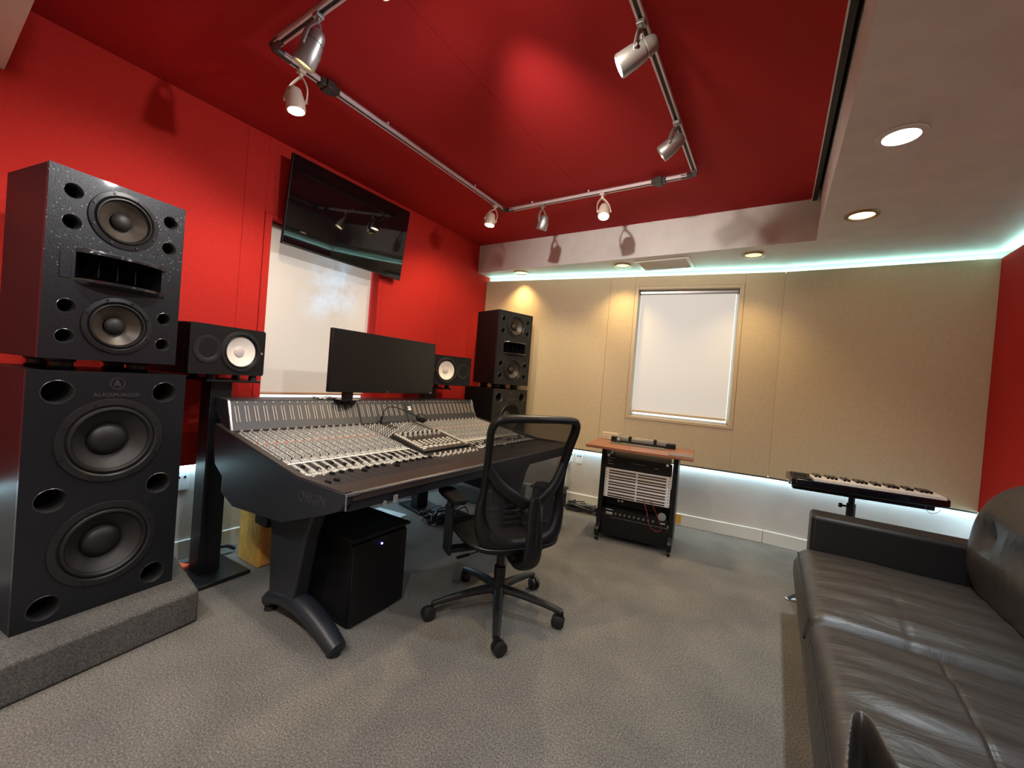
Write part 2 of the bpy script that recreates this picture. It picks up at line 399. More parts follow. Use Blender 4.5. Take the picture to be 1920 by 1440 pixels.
def rrect(y0, y1, z0, z1, r, n=5):
    out = []
    for cy_, cz_, a in ((y1 - r, z1 - r, 0), (y0 + r, z1 - r, 90), (y0 + r, z0 + r, 180), (y1 - r, z0 + r, 270)):
        for i in range(n + 1):
            t = math.radians(a + 90 * i / n); out.append((cy_ + r * math.cos(t), cz_ + r * math.sin(t)))
    return out
def text_mesh(name, s, size, depth, m, parent, mtx, bold=0.0):
    cu = bpy.data.curves.new(name, 'FONT'); cu.body = s; cu.size = size; cu.extrude = depth; cu.align_x = 'CENTER'; cu.align_y = 'CENTER'; cu.offset = bold
    o = bpy.data.objects.new('tmp', cu); C.objects.link(o)
    me = bpy.data.meshes.new_from_object(o.evaluated_get(bpy.context.evaluated_depsgraph_get()))
    bpy.data.objects.remove(o)
    me.name = name; me.transform(mtx); me.materials.clear(); me.materials.append(m)
    return link(name, me, parent)
# text plane: text x -> local +Y, text y -> local +Z, facing local +X
TX = Matrix(((0, 0, 1, 0), (1, 0, 0, 0), (0, 1, 0, 0), (0, 0, 0, 1)))
def copy_tree(o, parent=None):
    c = o.copy(); C.objects.link(c)
    if parent: c.parent = parent
    for ch in list(o.children): copy_tree(ch, c)
    return c

# ------------------------------------------------------------------ room shell
XR, XE = -2.771, 1.19          # red wall plane, right wall plane
LX0, LY0 = -2.771, 3.606       # back wall (left segment) starts here
ang = math.atan2(0.1421, 0.9899)
DL = Vector((math.cos(ang), math.sin(ang), 0)); NL = Vector((math.sin(ang), -math.cos(ang), 0))  # NL points into the room
LEN = 2.80
WL = Matrix.Translation((LX0, LY0, 0)) @ Matrix.Rotation(ang, 4, 'Z')    # local: x along wall, -y into room
def wbox(bm, s0, s1, o0, o1, z0, z1):      # o = distance into the room
    return box(bm, s0, s1, -o1, -o0, z0, z1, WL)

YB = -1.3
struct('floor', box(new(), XR - 0.4, XE + 0.4, YB - 0.2, 4.4, -0.05, 0), M['carpet'], smooth=False)
# ceiling: red fabric field in two panels with a fine joint, soffits around
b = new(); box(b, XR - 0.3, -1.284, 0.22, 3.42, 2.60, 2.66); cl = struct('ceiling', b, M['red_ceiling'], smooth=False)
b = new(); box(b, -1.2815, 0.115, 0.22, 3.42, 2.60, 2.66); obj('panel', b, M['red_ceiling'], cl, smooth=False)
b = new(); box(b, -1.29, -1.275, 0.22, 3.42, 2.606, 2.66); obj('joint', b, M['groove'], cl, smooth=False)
b = new(); box(b, XR - 0.3, XE + 0.3, YB - 0.2, 4.4, 2.67, 2.72); struct('trim_1', b, M['void'], smooth=False)
SOFF = 2.31
b = new(); prism(b, [(XR - 0.3, 3.42), (0.16, 3.42), (0.16, 0.22), (XR - 0.3, 0.22), (XR - 0.3, YB - 0.2), (XE + 0.3, YB - 0.2), (XE + 0.3, 4.4), (XR - 0.3, 4.4)], SOFF, 2.665, 'xy')
sf = struct('trim_2', b, M['white'], smooth=False); sf['label'] = 'off-white dropped soffit running round the red ceiling field'
b = new(); box(b, 0.118, 0.142, 0.22, 3.42, 2.585, 2.61); struct('trim_3', b, M['groove'], smooth=False)
b = new(); box(b, 0.112, 0.118, 0.22, 3.42, 2.588, 2.604); struct('trim_4', b, M['trim'], smooth=False)

# left red wall: lower painted wall + raised red panels with window opening
ZB, ZT = 0.56, 2.258
WY0, WY1, WZ0, WZ1 = 1.304, 2.15, 0.94, 2.10
b = new(); box(b, XR - 0.30, XR - 0.055, YB - 0.2, WY0 - 0.02, 0, 2.62); box(b, XR - 0.30, XR - 0.055, WY1 + 0.02, 4.4, 0, 2.62)
box(b, XR - 0.30, XR - 0.055, WY0 - 0.02, WY1 + 0.02, 0, WZ0 - 0.02); box(b, XR - 0.30, XR - 0.055, WY0 - 0.02, WY1 + 0.02, WZ1 + 0.02, 2.62)
wl = struct('wall_left', b, M['lowwall'], smooth=False)
for (y0, y1, z0, z1) in ((YB, 1.136, ZB, 2.62), (1.1368, WY0 - 0.045, ZB, 2.62), (WY0 - 0.045, WY1 + 0.045, ZB, WZ0 - 0.03), (WY0 - 0.045, WY1 + 0.045, WZ1 + 0.03, 2.62), (WY1 + 0.045, 2.86, ZB, 2.62), (2.8608, 3.70, ZB, 2.62)):
    b = new(); box(b, XR - 0.05, XR, y0 + 0.0002, y1 - 0.0002, z0, z1); obj('panel', b, M['red'], wl, smooth=False, bevel=0.0012, seg=1)
b = new()
for (y0, y1, z0, z1) in ((WY0 - 0.042, WY0, WZ0 - 0.028, WZ1 + 0.028), (WY1, WY1 + 0.042, WZ0 - 0.028, WZ1 + 0.028), (WY0, WY1, WZ0 - 0.028, WZ0), (WY0, WY1, WZ1, WZ1 + 0.028)):
    box(b, XR - 0.12, XR + 0.004, y0, y1, z0, z1)
wn = struct('window_1', b, M['red'], smooth=False, bevel=0.002, seg=1)
b = new(); box(b, XR - 0.085, XR - 0.082, WY0 + 0.012, WY1 - 0.012, WZ0 + 0.035, WZ1 - 0.012); obj('shade', b, M['shade_l'], wn, smooth=False)
b = new(); cyl(b, (XR - 0.083, WY0 + 0.012, WZ0 + 0.035), (XR - 0.083, WY1 - 0.012, WZ0 + 0.035), 0.010, seg=10); obj('hem_bar', b, M['beige_paint'], wn)
b = new(); box(b, XR - 0.115, XR - 0.05, WY0 + 0.003, WY1 - 0.003, WZ1 - 0.03, WZ1 - 0.004); obj('roller', b, M['silver'], wn, bevel=0.006)
b = new(); box(b, XR - 0.125, XR - 0.12, WY0, WY1, WZ0, WZ1); obj('pane', b, M['glass_day'], wn, smooth=False)
b = new(); box(b, XR - 0.06, XR - 0.043, YB, 3.62, 0.0, 0.11); struct('baseboard_left', b, M['trim'], smooth=False, bevel=0.004)
def led(name, pts_boxes, m, lab):
    b = new()
    for q in pts_boxes: box(b, *q)
    o = struct(name, b, m, smooth=False); return o
led('trim_5', [(XR - 0.048, XR - 0.020, YB, 3.60, ZB - 0.006, ZB - 0.001)], M['led_low'], '')

# back wall, left segment (turned by 8 degrees) with window
WS0, WS1, BZ0, BZ1 = 1.645, 2.480, 0.945, 2.135
b = new()
for (s0, s1, z0, z1) in ((-0.3, WS0 - 0.02, 0, 2.4), (WS1 + 0.02, LEN + 0.02, 0, 2.4), (WS0 - 0.02, WS1 + 0.02, 0, BZ0 - 0.02), (WS0 - 0.02, WS1 + 0.02, BZ1 + 0.02, 2.4)):
    wbox(b, s0, s1, -0.20, -0.03, z0, z1)
wb = struct('wall_back', b, M['lowwall'], smooth=False)
S1, S2 = 1.375, LEN
for (s0, s1, z0, z1) in ((0.0, S1, ZB, ZT), (S1 + 0.001, WS0 - 0.035, ZB, ZT), (WS0 - 0.035, WS1 + 0.035, ZB, BZ0 - 0.03), (WS0 - 0.035, WS1 + 0.035, BZ1 + 0.03, ZT), (WS1 + 0.035, S2 - 0.001, ZB, ZT)):
    b = new(); wbox(b, s0 + 0.0003, s1 - 0.0003, -0.028, 0.02, z0, z1); obj('panel', b, M['beige'], wb, smooth=False, bevel=0.0015, seg=1)
b = new()
for (s0, s1, z0, z1) in ((WS0 - 0.033, WS0, BZ0 - 0.028, BZ1 + 0.028), (WS1, WS1 + 0.033, BZ0 - 0.028, BZ1 + 0.028), (WS0, WS1, BZ0 - 0.028, BZ0), (WS0, WS1, BZ1, BZ1 + 0.028)):
    wbox(b, s0, s1, -0.11, 0.026, z0, z1)
wn2 = struct('window_2', b, M['beige_paint'], smooth=False, bevel=0.003, seg=2)
b = new(); wbox(b, WS0 + 0.016, WS1 - 0.022, -0.055, -0.052, BZ0 + 0.055, BZ1 - 0.03); obj('shade', b, M['shade_r'], wn2, smooth=False)
b = new(); wbox(b, WS0 + 0.016, WS1 - 0.022, -0.062, -0.044, BZ0 + 0.035, BZ0 + 0.055); obj('hem_bar', b, M['beige_paint'], wn2, bevel=0.004)
b = new(); wbox(b, WS0 + 0.003, WS1 - 0.003, -0.08, -0.035, BZ1 - 0.035, BZ1 - 0.003); obj('roller', b, M['silver'], wn2, bevel=0.006)
b = new()
for (s0, s1, z0, z1) in ((WS0, WS0 + 0.018, BZ0, BZ1), (WS1 - 0.018, WS1, BZ0, BZ1), (WS0, WS1, BZ0, BZ0 + 0.018)):
    wbox(b, s0, s1, -0.085, -0.07, z0, z1)
obj('sash', b, M['trim'], wn2, smooth=False, bevel=0.002)
b = new(); wbox(b, WS0, WS1, -0.10, -0.095, BZ0, BZ1); obj('pane', b, M['glass_day'], wn2, smooth=False)
# back wall, right segment (square to the room)
P1 = WL @ Vector((LEN, 0, 0))
b = new(); box(b, P1.x - 0.02, XE + 0.3, P1.y + 0.03, P1.y + 0.2, 0, 2.4); wr = struct('wall_back_right', b, M['lowwall'], smooth=False)
b = new(); box(b, P1.x + 0.002, XE, P1.y - 0.02, P1.y + 0.028, ZB, ZT); obj('panel', b, M['beige'], wr, smooth=False, bevel=0.0015, seg=1)
b = new(); wbox(b, 0.0, LEN, -0.03, -0.014, 0, 0.108); box(b, P1.x, XE + 0.05, P1.y + 0.014, P1.y + 0.03, 0, 0.108)
struct('baseboard_back', b, M['trim'], smooth=False, bevel=0.005)
M['lip'] = mat('shadow_line_lip', (0.05, 0.055, 0.03), 0.6)  # shadow line under the panels, put into this dark colour
b = new(); wbox(b, 0.0, LEN, 0.010, 0.0195, ZB - 0.012, ZB - 0.0005); box(b, P1.x, XE, P1.y - 0.0195, P1.y - 0.010, ZB - 0.012, ZB - 0.0005); struct('trim_10', b, M['lip'], smooth=False)
# led strips: top edge and bottom edge, clipped behind the panels
b = new(); wbox(b, 0.02, LEN - 0.01, -0.024, -0.008, ZT + 0.0005, ZT + 0.006); box(b, P1.x, XE - 0.02, P1.y + 0.008, P1.y + 0.024, ZT + 0.0005, ZT + 0.006); struct('trim_6', b, M['led'], smooth=False)
b = new(); wbox(b, 0.02, LEN - 0.01, -0.026, -0.002, ZB - 0.006, ZB - 0.0005); box(b, P1.x, XE - 0.02, P1.y + 0.002, P1.y + 0.026, ZB - 0.006, ZB - 0.0005); struct('trim_7', b, M['led_low'], smooth=False)
# right red wall
b = new(); box(b, XE + 0.05, XE + 0.3, YB - 0.2, 4.3, 0, 2.4); we = struct('wall_right', b, M['lowwall'], smooth=False)
for y0, y1 in ((YB, 0.35), (0.353, 2.0), (2.003, P1.y + 0.02)):
    b = new(); box(b, XE, XE + 0.047, y0, y1, ZB, ZT); obj('panel', b, M['red'], we, smooth=False, bevel=0.0015, seg=1)
b = new(); box(b, XE + 0.012, XE + 0.03, YB, P1.y, ZT + 0.0005, ZT + 0.006); struct('trim_8', b, M['led'], smooth=False)
b = new(); box(b, XE + 0.012, XE + 0.036, YB, P1.y, ZB - 0.006, ZB - 0.0005); struct('trim_9', b, M['led_low'], smooth=False)
b = new(); box(b, XE + 0.036, XE + 0.05, YB, P1.y, 0, 0.108); struct('baseboard_right', b, M['trim'], smooth=False)
# front wall, behind the photographer
b = new(); box(b, XR - 0.3, XE + 0.3, YB - 0.2, YB, 0, 2.4); struct('wall_front', b, M['beige'], smooth=False)

# ------------------------------------------------------------------ recessed lights, vent
DL_LAB = ['cool white recessed downlight glaring on the right soffit', 'warm recessed downlight at the far end of the right soffit',
          'warm downlight right of the air vent in back soffit', 'warm downlight just left of the air vent in back soffit',
          'warm downlight in back soffit nearest the red wall', 'unseen fill downlight in the front soffit near the left wall',
          'unseen fill downlight in the middle of the front soffit', 'unseen fill downlight at the right of the front soffit',
          'unseen fill downlight in the right soffit above the sofa', 'unseen fill downlight in the right soffit behind the photographer']
for i, (x, y, z, c, p, bm_, k) in enumerate(DOWN):
    t = thing('downlight', DL_LAB[i], 'ceiling light', (x, y, z), group='recessed downlights in the soffit')
    b = new(); lathe(b, [(0.062, 0.0), (0.082, -0.001), (0.080, -0.007), (0.060, -0.008), (0.056, 0.0)], cap=False, seg=36)
    obj('ring', b, M['trim'] if k == 'cool' else M['gold'], t)
    b = new(); lathe(b, [(0, -0.003), (0.04, -0.004), (0.058, -0.002)], cap=False, seg=36)
    obj('lens', b, M['lens_cool'] if k == 'cool' else (M['lens_warm'] if i in (1, 5, 6, 7) else M['lens_dim']), t)
t = thing('air_vent', 'grey louvred ceiling air vent in the back soffit above the window', 'vent', (-0.89, 3.665, SOFF))
b = new()
for q in ((-0.225, 0.225, -0.155, -0.125), (-0.225, 0.225, 0.125, 0.155), (-0.225, -0.195, -0.125, 0.125), (0.195, 0.225, -0.125, 0.125)): box(b, *q, -0.010, 0)
obj('frame', b, M['trim'], t, bevel=0.002)
b = new(); box(b, -0.195, 0.195, -0.125, 0.125, -0.002, -0.0005); obj('backing', b, M['void'], t, smooth=False)
sl = None
for i in range(11):
    y = -0.112 + i * 0.0225
    if sl is None:
        b = new(); box(b, -0.195, 0.195, -0.0125, 0.0075, -0.0008, 0.0008, Matrix.Rotation(math.radians(-14), 4, 'X')); sl = obj('slat', b, M['vent'], t, (0, y, -0.009), smooth=False)
    else: link('slat', sl.data, t, (0, y, -0.009))

# ------------------------------------------------------------------ lighting track and spot heads
TZ = 2.565
tx0, tx1, ty0, ty1 = -1.955, -0.513, 0.865, 2.70
tr = thing('light_track', 'rectangular aluminium lighting track hung under the red ceiling', 'light track', (-1.23, 1.78, 2.6))
def track_seg(p, q):
    p = Vector(p) - Vector((-1.23, 1.78, 2.6)); q = Vector(q) - Vector((-1.23, 1.78, 2.6))
    d = (q - p).normalized(); n = Vector((0, 0, 1)).cross(d)
    mt = Matrix((( d.x, n.x, 0, p.x), (d.y, n.y, 0, p.y), (0, 0, 1, p.z), (0, 0, 0, 1)))
    L_ = (q - p).length
    b = new(); box(b, 0, L_, -0.017, -0.007, -0.010, 0.012, mt); box(b, 0, L_, 0.007, 0.017, -0.010, 0.012, mt); box(b, 0, L_, -0.017, 0.017, 0.006, 0.013, mt)
    o = obj('rail', b, M['track'], tr, smooth=False, bevel=0.0015, seg=1)
    b = new(); box(b, 0, L_, -0.007, 0.007, -0.006, 0.0055, mt); obj('groove', b, M['groove'], o, smooth=False)
track_seg((tx0, ty0 + 0.05, TZ), (tx0, ty1 - 0.05, TZ)); track_seg((tx0 + 0.05, ty1, TZ), (tx1 - 0.05, ty1, TZ))
track_seg((tx1, ty1 - 0.05, TZ), (tx1, ty0 + 0.05, TZ)); track_seg((tx1 - 0.05, ty0, TZ), (tx0 + 0.05, ty0, TZ))
o0 = Vector((-1.23, 1.78, 2.6))
for (x, y, sx_, sy_) in ((tx0, ty0, 1, 1), (tx0, ty1, 1, -1), (tx1, ty1, -1, -1), (tx1, ty0, -1, 1)):
    b = new(); pts = [Vector((x + sx_ * 0.085, y, TZ)) - o0, Vector((x + sx_ * 0.045, y, TZ)) - o0, Vector((x + sx_ * 0.008, y + sy_ * 0.008, TZ)) - o0, Vector((x, y + sy_ * 0.045, TZ)) - o0, Vector((x, y + sy_ * 0.085, TZ)) - o0]
    tube(b, smooth_path(pts, 4), 0.019, 8, sx=1.0, sy=0.75); obj('corner_joint', b, M['brown_black'], tr)
for (x, y, lx, ly) in ((tx0, 1.135, 0.024, 0.050), (-0.735, ty1, 0.045, 0.024)):
    b = new(); box(b, x - lx - o0.x, x + lx - o0.x, y - ly - o0.y, y + ly - o0.y, TZ - 0.016 - o0.z, TZ + 0.015 - o0.z)
    mx_, my_ = (0.034, 0.022) if lx < ly else (0.022, 0.034)
    box(b, x - mx_ - o0.x, x + mx_ - o0.x, y - my_ - o0.y, y + my_ - o0.y, TZ - 0.021 - o0.z, TZ + 0.018 - o0.z)
    obj('splice_joint', b, M['brown_black'], tr, bevel=0.003)
for (x, y) in ((tx0, 1.5), (tx0, 2.3), (-1.23, ty1), (tx1, 1.8), (-1.23, ty0), (-1.7, ty1)):
    b = new(); cyl(b, Vector((x, y, TZ + 0.01)) - o0, Vector((x, y, 2.6)) - o0, 0.007, seg=8); obj('standoff', b, M['track'], tr)

def track_head(mount, back, lens, lit, label, body=None, rad=0.042):
    mount = Vector(mount); back = Vector(back); lens = Vector(lens)
    t = thing('track_spotlight', label, 'spotlight', tuple(mount), group='spotlights on the lighting track')
    f = lambda p: Vector(p) - mount
    d = (lens - back).normalized(); bodyM = body or M['silver']
    # adapter
    b = new(); box(b, -0.016, 0.016, -0.016, 0.016, -0.026, -0.011); cyl(b, (0, 0, -0.026), (0, 0, -0.048), 0.009, 0.007, 10); obj('adapter', b, bodyM, t, bevel=0.002)
    Lb = (lens - back).length
    # body: domed back, slight groove, flared to a lens ring
    b = new(); lathe(b, [(0, -0.004), (rad * .42, 0), (rad * .62, Lb * .06), (rad * .74, Lb * .16), (rad * .80, Lb * .30), (rad * .74, Lb * .315), (rad * .74, Lb * .335), (rad * .84, Lb * .35), (rad * .96, Lb * .62), (rad, Lb * .96), (rad * .96, Lb), (rad * .84, Lb), (rad * .80, Lb * .9)], f(back), d, 28, cap=False)
    o = obj('lamp_body', b, bodyM, t)
    b = new(); lathe(b, [(0, Lb * .945), (rad * .5, Lb * .95), (rad * .83, Lb * .93)], f(back), d, 28, cap=False)
    obj('lens', b, {'hot': M['lens_hot'], 'cool': M['lens_cool'], 'dim': M['lens_dim'], 'warm': M['lens_warm']}[lit], o)
    # yoke: two arms from the swivel to pivots on the body side
    side = d.cross(Vector((0, 0, 1)))
    if side.length < 0.25: side = Vector((0.6, 0.8, 0)) - d * d.dot(Vector((0.6, 0.8, 0)))
    side.normalize()
    piv = f(back) + d * (Lb * .55)
    b = new()
    for s in (-1, 1):
        e = piv + side * (s * (rad * 1.0 + 0.004)); st = Vector((0, 0, -0.045))
        mid = st.lerp(e, 0.45) + side * (s * 0.017)
        tube(b, smooth_path([st, st + side * (s * 0.010) - Vector((0, 0, 0.004)), mid, e], 4), 0.0075, 8, up=tuple(d), sx=1.3, sy=0.6)
        cyl(b, e - side * (s * 0.006), e + side * (s * 0.004), 0.008, seg=10)
    obj('yoke', b, bodyM, t)
    return d
M['tan_body'] = mat('cream_lamp_body', (0.62, 0.52, 0.42), 0.4, metal=0.2)
def head(mount, back, lens, lit, label, body=None, power=0, col=WARM, angle=50, aim=None, blend=0.7):
    d = track_head(mount, back, lens, lit, label, body)
    if power:
        a = Vector(aim) if aim else Vector(lens) + d
        spot_light('spot_beam', Vector(lens) + d * 0.012, a, power, col, angle, blend, 0.03)
head((-1.594, ty0, TZ), (-1.572, 0.862, 2.478), (-1.628, 0.838, 2.352), 'dim', 'large silver spotlight at the top left, aimed away from view', None, 22, NEUT, 105, aim=(-2.77, 0.55, 0.9))
head((tx0, 1.0, TZ), (-1.975, 0.985, 2.47), (-1.965, 0.995, 2.365), 'hot', 'cream spotlight glowing warm, below the left corner of the track', M['tan_body'], 11, WARM, 110, aim=(-2.5, 1.4, 0.9))
head((tx0, 2.56, TZ), (-1.945, 2.51, 2.47), (-1.95, 2.50, 2.375), 'hot', 'glowing spotlight at the far left corner of the track', M['tan_body'], 18, WARM, 110, aim=(-2.75, 2.9, 1.2))
head((-1.60, ty1, TZ), (-1.570, 2.70, 2.47), (-1.605, 2.71, 2.37), 'dim', 'grey unglowing spotlight on the far rail, second from the left corner', None, 14, WARM, 60, aim=(-1.9, 3.6, 1.2))
head((-1.12, ty1, TZ), (-1.10, 2.70, 2.47), (-1.085, 2.665, 2.375), 'hot', 'glowing spotlight on the far rail in front of the white soffit', M['tan_body'], 32, WARM, 110, aim=(-1.2, 2.2, 0.0))
head((tx1, 2.11, TZ), (-0.475, 2.108, 2.470), (-0.575, 2.105, 2.400), 'dim', 'small grey spotlight on the right rail, pointing left', None, 18, NEUT, 90, aim=(-2.77, 2.3, 1.2))
head((tx1, 1.47, TZ), (-0.450, 1.480, 2.470), (-0.580, 1.452, 2.398), 'cool', 'grey spotlight glaring cool white on the right rail', None, 20, (0.95, 0.95, 1.0), 100, aim=(-2.77, 0.75, 1.3))
head((-1.17, ty0, TZ), (-1.20, 0.845, 2.53), (-1.19, 0.895, 2.478), 'hot', 'warm spotlight cropped by the top edge of the photo', M['tan_body'], 25, WARM, 80, aim=(-1.5, 1.9, 0.7))
head((tx1, 0.97, TZ), (-0.46, 0.95, 2.37), (-0.555, 0.985, 2.40), 'cool', 'added unseen spotlight on the right rail tilted up at the red ceiling', None, 0.9, (1.0, 0.95, 0.98), 105, aim=(-1.25, 1.18, 2.6), blend=1.0)  # added head out of view, makes the bright patch on the ceiling
head((-0.95, ty0, TZ), (-0.95, 0.84, 2.47), (-0.955, 0.94, 2.43), 'warm', 'added unseen spotlight on the near rail aimed at the far white soffit', None, 66, (1.0, 0.91, 0.84), 62, aim=(-1.25, 3.42, 2.1), blend=1.0)  # added head out of view, brightens the soffit and throws head shadows on it
head((-0.70, ty0, TZ), (-0.70, 0.84, 2.47), (-0.69, 0.94, 2.43), 'warm', 'added unseen spotlight on the near rail aimed at the back window', None, 26, (1.0, 0.88, 0.74), 70, aim=(-0.1, 3.9, 1.5), blend=0.9)  # added head out of view, brightens the beige wall around the window

# ------------------------------------------------------------------ big monitors
def woofer(parent, y, z, R, cone_m, big=False):
    """driver in the baffle at local x=0 facing +x; returns part with sub-parts"""
    c0 = (0, y, z); ax = (1, 0, 0)
    b = new(); lathe(b, [(R * 0.80, -0.004), (R * 0.82, 0.004), (R * 0.86, 0.008), (R * 0.99, 0.006), (R, 0.0)], c0, ax, 48, cap=False)
    nb = 8
    for i in range(nb):
        a = 2 * PI * (i + .5) / nb
        cyl(b, (0.005, y + R * .92 * math.cos(a), z + R * .92 * math.sin(a)), (0.0105, y + R * .92 * math.cos(a), z + R * .92 * math.sin(a)), 0.0045, seg=8)
    fr = obj('woofer', b, M['frame_grey'], parent)
    b = new(); lathe(b, [(R * .81, 0.0), (R * .775, 0.008), (R * .735, 0.009), (R * .70, 0.002), (R * .685, -0.004)], c0, ax, 48, cap=False); obj('surround', b, M['rubber'], fr)
    dep = 0.30 * R
    b = new(); lathe(b, [(R * .69, -0.003), (R * .55, -dep * .45), (R * .40, -dep * .8), (R * .30, -dep)], c0, ax, 48, cap=False); obj('cone', b, cone_m, fr)
    k = .38 if big else .30
    b = new(); lathe(b, [(R * k, -dep * .72), (R * k * .92, -dep * .55), (R * k * .70, -dep * .34), (R * k * .38, -dep * .22), (0, -dep * .18)], c0, ax, 36, cap=False); obj('dust_cap', b, M['cone'] if not big else M['rubber'], fr)
    return fr
def port(parent, y, z, r):
    b = new(); lathe(b, [(r + 0.001, 0.0), (r, 0.0006), (r - 0.002, -0.0035), (r - 0.0045, -0.0115)], (0, y, z), (1, 0, 0), 28, cap=False)
    o = obj('port', b, M['port_rim'], parent)
    b = new(); lathe(b, [(r - 0.0045, -0.0115), (r - 0.006, -0.10), (0, -0.10)], (0, y, z), (1, 0, 0), 20, cap=False); obj('port_tube', b, M['void'], o)
def cabinet(parent, W, Ht, D, name='cabinet'):
    b = new()
    t_ = 0.02
    # open-fronted shell
    box(b, -D, -0.018, 0, t_, 0, Ht); box(b, -D, -0.018, W - t_, W, 0, Ht)
    box(b, -D, -0.018, t_, W - t_, 0, t_); box(b, -D, -0.018, t_, W - t_, Ht - t_, Ht); box(b, -D, -D + t_, t_, W - t_, t_, Ht - t_)
    return obj(name, b, M['cab_side'], parent, smooth=False, bevel=0.002)
def rot_place(root, x, y, z, rz): root.location = (x, y, z); root.rotation_euler = (0, 0, rz)
def top_speaker(label, x, y, z, rz, sparkle=False):
    W, Ht, D = 0.425, 0.698, 0.345
    t = thing('studio_monitor', label, 'speaker', (x, y, z), rz, 'large main monitors')
    cabinet(t, W, Ht, D)
    cy = W / 2 + 0.004
    P = [(0.066, 0.62), (0.066, 0.507), (0.066, 0.197), (0.066, 0.085), (W - 0.053, 0.62), (W - 0.053, 0.507), (W - 0.053, 0.197), (W - 0.053, 0.085)]
    holes = [circ(a, c, 0.0265, 24) for a, c in P] + [circ(cy, 0.564, 0.092, 40), circ(cy, 0.144, 0.092, 40), rect(0.082, 0.352, 0.306, 0.402)]
    holed_plate('baffle', rect(0, W, 0, Ht), holes, 0.018, M['cab_sparkle'] if sparkle else M['cab'], t)
    for a, c in P: port(t, a, c, 0.0265)
    woofer(t, cy, 0.564, 0.112, M['cone_brown']); woofer(t, cy, 0.144, 0.112, M['cone_brown'])
    # horn: recess with curved throat, two protruding lips
    b = new()
    n = 12
    for s in (1, -1):      # upper and lower flare surfaces (protruding lens-shaped lips)
        zc = 0.354 + s * 0.048; pr = []
        for i in range(n + 1):
            u = i / n; yy = 0.080 + u * 0.285; out = 0.062 * max(0.0, math.sin(PI * u)) ** 0.7
            pr.append((yy, out))
        top = [b.verts.new((o_, y_, zc)) for y_, o_ in pr]; tip = [b.verts.new((o_ * 0.97, y_, zc + s * 0.010)) for y_, o_ in pr]
        bk = [b.verts.new((-0.03, y_, zc - s * 0.0)) for y_, o_ in pr]; bk2 = [b.verts.new((-0.004, y_, zc + s * 0.024)) for y_, o_ in pr]
        for i in range(n):
            b.faces.new((top[i], top[i + 1], tip[i + 1], tip[i])); b.faces.new((bk[i], bk[i + 1], top[i + 1], top[i])); b.faces.new((tip[i], tip[i + 1], bk2[i + 1], bk2[i]))
    hn = obj('horn', b, M['horn_gloss'], t, angle=60)
    b = new()
    prof = [(0.0, 0.048), (-0.05, 0.036), (-0.10, 0.014)]
    for s in (1, -1):
        for (xa, za), (xb, zb) in zip(prof, prof[1:]):
            vs = [b.verts.new(v) for v in ((xa, 0.082, 0.354 + s * za), (xa, 0.352, 0.354 + s * za), (xb, 0.14, 0.354 + s * zb), (xb, 0.294, 0.354 + s * zb))]
            b.faces.new((vs[0], vs[1], vs[3], vs[2]))
    for (xa, ya), (xb, yb) in (((0, 0.082), (-0.10, 0.14)), ((0, 0.352), (-0.10, 0.294))):
        vs = [b.verts.new(v) for v in ((xa, ya, 0.306), (xa, ya, 0.402), (xb, yb, 0.368), (xb, yb, 0.340))]; b.faces.new(vs)
    box(b, -0.104, -0.10, 0.13, 0.30, 0.335, 0.373)
    obj('horn_throat', b, M['black_gloss'], hn, smooth=False)
    for i in range(3):
        b = new(); box(b, -0.098, -0.03, 0.158 + i * 0.058, 0.161 + i * 0.058, 0.325, 0.383); obj('vane', b, M['black'], hn, smooth=False)
    b = new(); box(b, -0.001, 0.0025, 0.040, 0.072, 0.300, 0.405); obj('badge_plate', b, M['cab'], t, bevel=0.0015)
    for yy in (0.045, W - 0.145):
        for xx in (-0.10, -D + 0.06):
            b = new(); lathe(b, [(0.036, -0.044), (0.042, -0.036), (0.034, -0.030), (0.034, -0.014), (0.042, -0.010), (0.040, 0.0)], (xx, yy + 0.05, 0), (0, 0, 1), 20)
            obj('isolation_foot', b, M['rubber'], t)
    return t
